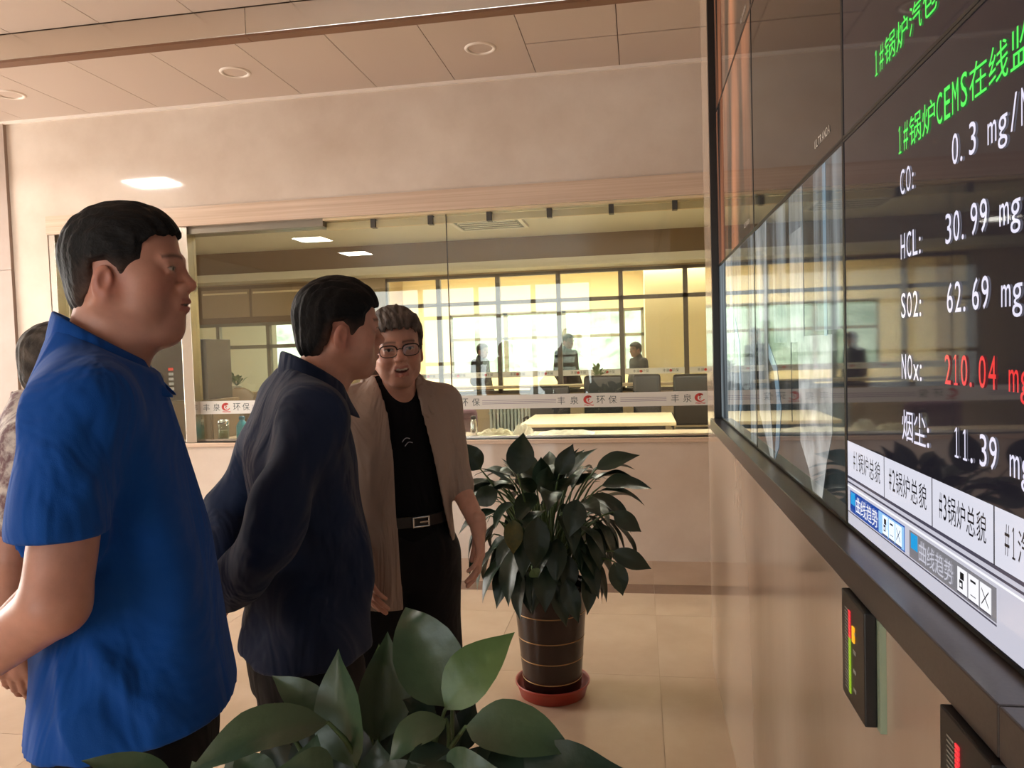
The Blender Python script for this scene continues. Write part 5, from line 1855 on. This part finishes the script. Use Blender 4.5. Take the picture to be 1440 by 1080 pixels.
tube('zip', [(0.012, 0, 1.40), (0.022, 0, 1.32), (0.036, 0, 1.22), (0.050, 0, 1.12), (0.054, 0, 1.0), (0.046, 0, 0.93), (0.032, 0, 0.85)], 0.004, M_blkm, p2, 6)
trousers(p2, -0.10, 0.082, 0.84, -0.222, 0.015, 0.168, kx=0.0, top=0.95, seed=2, z0=0.0981)

# ---------------------------------------------------------------- smiling man in the open taupe jacket
T3 = [(1.43, -0.12, 0.0, 0.055), (1.40, -0.13, 0.012, 0.095), (1.36, -0.145, 0.03, 0.145), (1.28, -0.15, 0.055, 0.155), (1.15, -0.145, 0.068, 0.15), (1.02, -0.14, 0.066, 0.148), (0.93, -0.15, 0.06, 0.155), (0.85, -0.155, 0.055, 0.16)]
armR3 = ([(-0.055, -0.150, 1.335), (-0.03, -0.195, 1.085), (0.070, -0.145, 0.905)], [0.040, 0.036, 0.027])
armL3 = ([(-0.055, 0.155, 1.335), (-0.03, 0.185, 1.10), (0.095, 0.222, 0.965)], [0.040, 0.038, 0.028])
st3 = dict(skin=(206, 156, 136), neck=0.056, hair=(70, 62, 58), hair2=(108, 98, 92), hair_t=0.017, hand=(186, 126, 102), mouth=0.8, smile=True, fringe=True, cheek=0.93,
           hairline=[(0.090, 0.058), (0.066, 0.050), (0.046, 0.034), (0.038, 0.006), (0.030, -0.024), (0.014, -0.032), (0.010, -0.004), (-0.006, 0.010), (-0.030, 0.004), (-0.042, -0.036), (-0.056, -0.07), (-0.078, -0.1), (-0.2, -0.1), (-0.2, 0.3), (0.3, 0.3), (0.3, 0.058)])
p3, M3 = person('person', 'smiling man with glasses in an open taupe jacket over a black shirt', (-0.743, 2.262), -62, st3, (0.02, 0.0, 1.528), 0.10, -0.06, 0.08,
                limbs=legs(-0.05, 0.085, 0.88) + [armR3, armL3], torso=inset(T3, 0.04), res_head=0.0026, hscale=0.98,
                hands=[((0.070, -0.145, 0.905), (0.30, 0.22, -0.92), (-0.35, 0.9, 0.1), 0.22, -1), ((0.095, 0.222, 0.965), (0.35, -0.05, -0.9), (-0.3, -0.9, 0.0), 0.30, 1)])
v = Vol((-0.24, -0.24, 0.86), (0.16, 0.24, 1.46), 0.007)
v.loft(inset(T3, 0.004), 0.02)
for s in (-1, 1):
    v.cone((-0.055, s * 0.12, 1.35), (-0.055, s * 0.155, 1.325), 0.045, 0.05, 0.03)
v.wobble(0.003, 18, 14, 12, 5)
v.plane((0, 0, -1), -0.90, 0.004)
v.ell((0.03, 0, 1.455), (0.075, 0.078, 0.06), 0.01, 'sub')
V, Q = v.mesh(2)
np_mesh('shirt', V, Q, M_tee, p3)
# jacket: outer shell with the front cut open
v = Vol((-0.27, -0.31, 0.68), (0.18, 0.31, 1.47), 0.0062)
TJ = [(1.435, -0.135, 0.005, 0.07), (1.40, -0.145, 0.02, 0.11), (1.36, -0.165, 0.045, 0.155), (1.28, -0.172, 0.076, 0.168), (1.15, -0.168, 0.09, 0.168), (1.02, -0.165, 0.09, 0.17), (0.90, -0.17, 0.088, 0.178), (0.72, -0.175, 0.088, 0.186)]
v.loft(TJ, 0.02)
for s, (pts, rad) in ((-1, armR3), (1, armL3)):
    v.cone((-0.055, s * 0.12, 1.355), pts[0], 0.052, 0.060, 0.03)
    v.cone(pts[0], pts[1], 0.062, 0.053, 0.025)
    if s < 0:
        e = np.array(pts[1]) * 0.35 + np.array(pts[2]) * 0.65
    else:
        e = np.array(pts[1]) * 0.80 + np.array(pts[2]) * 0.20
    v.cone(pts[1], tuple(e), 0.053, 0.044 if s < 0 else 0.05, 0.012)
v.wobble(0.005, 18, 22, 6, 12)
for yy, zz0, zz1 in ((-0.10, 1.25, 0.80), (-0.145, 1.12, 0.76), (0.13, 1.2, 0.86), (-0.06, 1.1, 0.74)):
    v.ridge([(0.085, yy, zz0), (0.09, yy * 1.05, (zz0 + zz1) / 2), (0.09, yy, zz1)], 0.008 if yy > -0.12 else -0.008, 0.014)
for s in (-1, 1):
    for k in range(4):
        v.ridge([(0.0, s * 0.15, 1.20 - 0.05 * k), (0.01, s * 0.24, 1.17 - 0.05 * k)], -0.006, 0.011)
# front opening: everything in front of the body between the two edges
Xg, Yg, Zg = v.grid((slice(None),) * 3)
zk = Zg[0, 0]
yl = np.interp(zk, [0.70, 0.85, 1.02, 1.20, 1.32, 1.40, 1.46], [-0.015, -0.020, -0.026, -0.030, -0.036, -0.050, -0.07])
yr = np.interp(zk, [0.70, 0.80, 0.90, 1.02, 1.20, 1.32, 1.40, 1.46], [0.178, 0.168, 0.155, 0.125, 0.092, 0.066, 0.058, 0.07])
cut = np.maximum(np.maximum(yl[None, None, :] - Yg, Yg - yr[None, None, :]), -0.03 - Xg)
v.F = -smin(-v.F, cut.astype(np.float32), 0.006)
inner = Vol.__new__(Vol)
inner.__dict__.update(v.__dict__)
inner.F = np.full_like(v.F, 0.5)
inner.loft([(z, b + 0.016, f - 0.012, w - 0.016) for z, b, f, w in TJ] + [(0.60, -0.16, 0.076, 0.17)], 0.01)
v.F = -smin(-v.F, inner.F, 0.003)
zmin = np.interp(Yg[0, :, 0], [-0.2, -0.02, 0.0, 0.14, 0.2], [0.735, 0.725, 0.74, 0.82, 0.81])[None, :, None]
arm_zone = (np.abs(Yg) > 0.205) | (Xg > 0.11)
v.F = np.where(arm_zone, v.F, -smin(-v.F, -(zmin - Zg + 0 * Xg).astype(np.float32), 0.004)).astype(np.float32)
V, Q = v.mesh(2)
np_mesh('jacket', V, Q, M_taupe, p3)
collar('collar', p3, M_taupe, -0.045, 1.442, 1.376, 0.080, 0.090, 0.020, 0.055, 0.105, 0.62, 2.35, 0.012)
# belt with buckle
def ring_strip(name, parent, m, sec, z0, z1, off, p=2.4, n=56):
    sec = sorted(sec)
    zz = [r[0] for r in sec]
    V, F = [], []
    for i in range(n):
        a = 2 * PI * i / n
        for z, o_ in ((z0, off), (z1, off), (z1, off + 0.004), (z0, off + 0.004)):
            xb, xf_, hw = (np.interp(z, zz, [r[c] for r in sec]) for c in (1, 2, 3))
            cx_, ax_ = (xb + xf_) / 2, (xf_ - xb) / 2
            ca, sa = math.cos(a), math.sin(a)
            k = (abs(ca) ** p + abs(sa) ** p) ** (-1 / p)
            V.append((cx_ + (ax_ + o_) * ca * k, (hw + o_) * sa * k, z))
    for i in range(n):
        j = (i + 1) % n
        for k in range(4):
            F.append((i * 4 + k, j * 4 + k, j * 4 + (k + 1) % 4, i * 4 + (k + 1) % 4))
    return mesh_obj(name, V, F, m, parent, False)
M_belt = mat('black_belt_leather', S(20, 19, 22), rough=0.35)
bl_ = ring_strip('belt', p3, M_belt, T3, 0.972, 1.006, 0.004)
bk = empty('belt_buckle', (0.074, 0.055, 0.989), parent=bl_)
bm = bmesh.new()
for q in ((-0.027, 0.027, 0.012, 0.016), (-0.027, 0.027, -0.016, -0.012), (-0.027, -0.022, -0.012, 0.012), (0.022, 0.027, -0.012, 0.012)):
    add_box(bm, -0.002, 0.003, q[0], q[1], q[2], q[3], 0.001)
add_box(bm, 0.0, 0.004, -0.005, 0.026, -0.002, 0.002)
bpy.data.objects.remove(bk)
bko = bm_obj('belt_buckle', bm, M_chrome, bl_)
bko.location = (0.0755, 0.048, 0.989)
bko.rotation_euler = (0, 0, 0.12)
trousers(p3, -0.045, 0.085, 0.90, -0.15, 0.062, 0.158, kx=0.02, spread=0.03, top=0.995, seed=3)
# chest print: two pale curved strokes
M_pale = mat('pale_print', S(170, 175, 185), rough=0.7)
for k, (y0, z0) in enumerate(((0.000, 1.235), (0.008, 1.222))):
    pts = [(0.066 + 0.0035, y0 + 0.004 * i, z0 + 0.006 * math.sin(i * 0.6) + 0.002 * i) for i in range(7)]
    tube('shirt_print', pts, [0.0012] * 7, M_pale, p3, 5)
# glasses
gl = empty('glasses', parent=p3)
gl.matrix_local = M3
M_rim = mat('spectacle_rim', S(58, 48, 44), rough=0.3, metal=0.4)
M_lens = glass_mat('spectacle_lens', (0.95, 0.96, 0.96, 1), 1.6)
def rim_pts(s, n=24):
    out = []
    for i in range(n + 1):
        a = 2 * PI * i / n
        ca, sa = math.cos(a), math.sin(a)
        k = (abs(ca) ** 3 + abs(sa) ** 3) ** (-1 / 3)
        y = s * 0.034 + 0.0255 * ca * k
        out.append((0.1005 - 3.5 * y * y, y, -0.008 + 0.0175 * sa * k))
    return out
for s in (-1, 1):
    pts = rim_pts(s)
    tube('rim', pts, 0.0013, M_rim, gl, 6)
    top = [q for q in pts if q[2] > -0.004]
    tube('brow_bar', sorted(top, key=lambda q: q[1]), 0.0022, M_rim, gl, 6)
    mesh_obj('lens', pts[:-1], [tuple(range(len(pts) - 1))], M_lens, gl)
    tube('temple', [(0.1005 - 3.5 * 0.06 ** 2, s * 0.060, 0.0), (0.07, s * 0.074, 0.001), (0.0, s * 0.080, 0.002), (-0.02, s * 0.081, -0.01)], 0.0016, M_rim, gl, 6)
tube('bridge', [(0.1, -0.009, -0.004), (0.104, 0, -0.001), (0.1, 0.009, -0.004)], 0.0014, M_rim, gl, 6)

# ---------------------------------------------------------------- man behind the blue polo shirt
T4 = [(1.43, -0.11, 0.0, 0.06), (1.39, -0.13, 0.02, 0.12), (1.34, -0.15, 0.04, 0.185), (1.22, -0.16, 0.07, 0.2), (1.05, -0.16, 0.10, 0.2), (0.90, -0.16, 0.10, 0.2), (0.82, -0.16, 0.09, 0.2)]
aR4 = ([(-0.05, -0.185, 1.31), (-0.10, -0.235, 1.03), (-0.12, -0.215, 0.82)], [0.055, 0.045, 0.03])
aL4 = ([(-0.05, 0.185, 1.31), (-0.06, 0.235, 1.03), (0.02, 0.225, 0.82)], [0.055, 0.045, 0.03])
st4 = dict(skin=(186, 134, 114), neck=0.058, hair=(58, 52, 48), hair2=(96, 88, 80), hair_t=0.008, hairline=HAIRLINE)
p4, M4 = person('person', 'grey-haired man half hidden behind the man in blue', (-1.575, 1.865), 35, st4, (0.0, 0.0, 1.508), 0.1, 0.0, 0.0,
                limbs=legs(-0.03, 0.09, 0.84) + [aR4, aL4], torso=inset(T4, 0.04), res_head=0.0036, hscale=0.97,
                hands=[((-0.12, -0.215, 0.82), (0.05, 0.1, -1), (0.2, 1, 0), 0.3, 1), ((0.02, 0.225, 0.82), (0.2, -0.1, -1), (0.2, -1, 0), 0.3, -1)])
v = Vol((-0.3, -0.36, 0.80), (0.22, 0.36, 1.46), 0.009)
v.loft(T4, 0.02)
for s in (-1, 1):
    v.cone((-0.05, s * 0.14, 1.325), (-0.05, s * 0.185, 1.30), 0.055, 0.066, 0.03)
    v.cone((-0.05, s * 0.185, 1.30), (-0.08 if s < 0 else -0.055, s * 0.228, 1.13), 0.067, 0.066, 0.03)
v.wobble(0.005, 16, 12, 10, 8)
v.plane((0, 0, -1), -0.84, 0.004)
V, Q = v.mesh(2)
np_mesh('printed_shirt', V, Q, M_print, p4)
collar('collar', p4, M_print, -0.045, 1.412, 1.345, 0.068, 0.068, 0.018, 0.035, 0.05, 0.3, 2.7, 0.015)
trousers(p4, -0.03, 0.09, 0.86, -0.16, 0.09, 0.185, top=0.95, res=0.012, seed=6)

# ---------------------------------------------------------------- added dark figures, standing in for silhouettes mirrored in the glass
for k, (x, y, ang, hz, lab) in enumerate(((-2.62, 12.7, -20, 1.53, 'added dark figure standing in for a mirrored silhouette, leftmost of the three'), (-1.15, 12.6, -40, 1.64, 'added tall dark figure standing in for a mirrored silhouette, middle of the far glazing'), (-0.05, 12.9, -150, 1.47, 'added dark figure standing in for a mirrored silhouette, beside the cream pier'))):
    q, Mq = person('person', lab, (x, y), ang, dict(skin=(120, 92, 78), hair=(30, 28, 27), hair_t=0.012, hairline=HAIRLINE), (0, 0, hz), 0.1, 0, 0, res_head=0.006)
    v = Vol((-0.34, -0.36, 0.02), (0.3, 0.36, hz - 0.05), 0.014)
    d = hz - 1.658
    v.loft([(z + d, a, b, c) for z, a, b, c in inset(T1, 0.015)], 0.03)
    for s in (-1, 1):
        v.chain([(-0.05, s * 0.18, 1.45 + d), (-0.06, s * 0.23, 1.13 + d), (0.06, s * 0.20, 0.92 + d)], [0.065, 0.055, 0.045], 0.03)
        v.chain([(-0.02, s * 0.1, 0.85 + d), (0, s * 0.1, 0.48), (-0.02, s * 0.1, 0.06)], [0.11, 0.085, 0.07], 0.03)
    v.plane((0, 0, -1), 0.0, 0.0)
    V, Q = v.mesh(2)
    np_mesh('clothing', V, Q, M_trou, q)
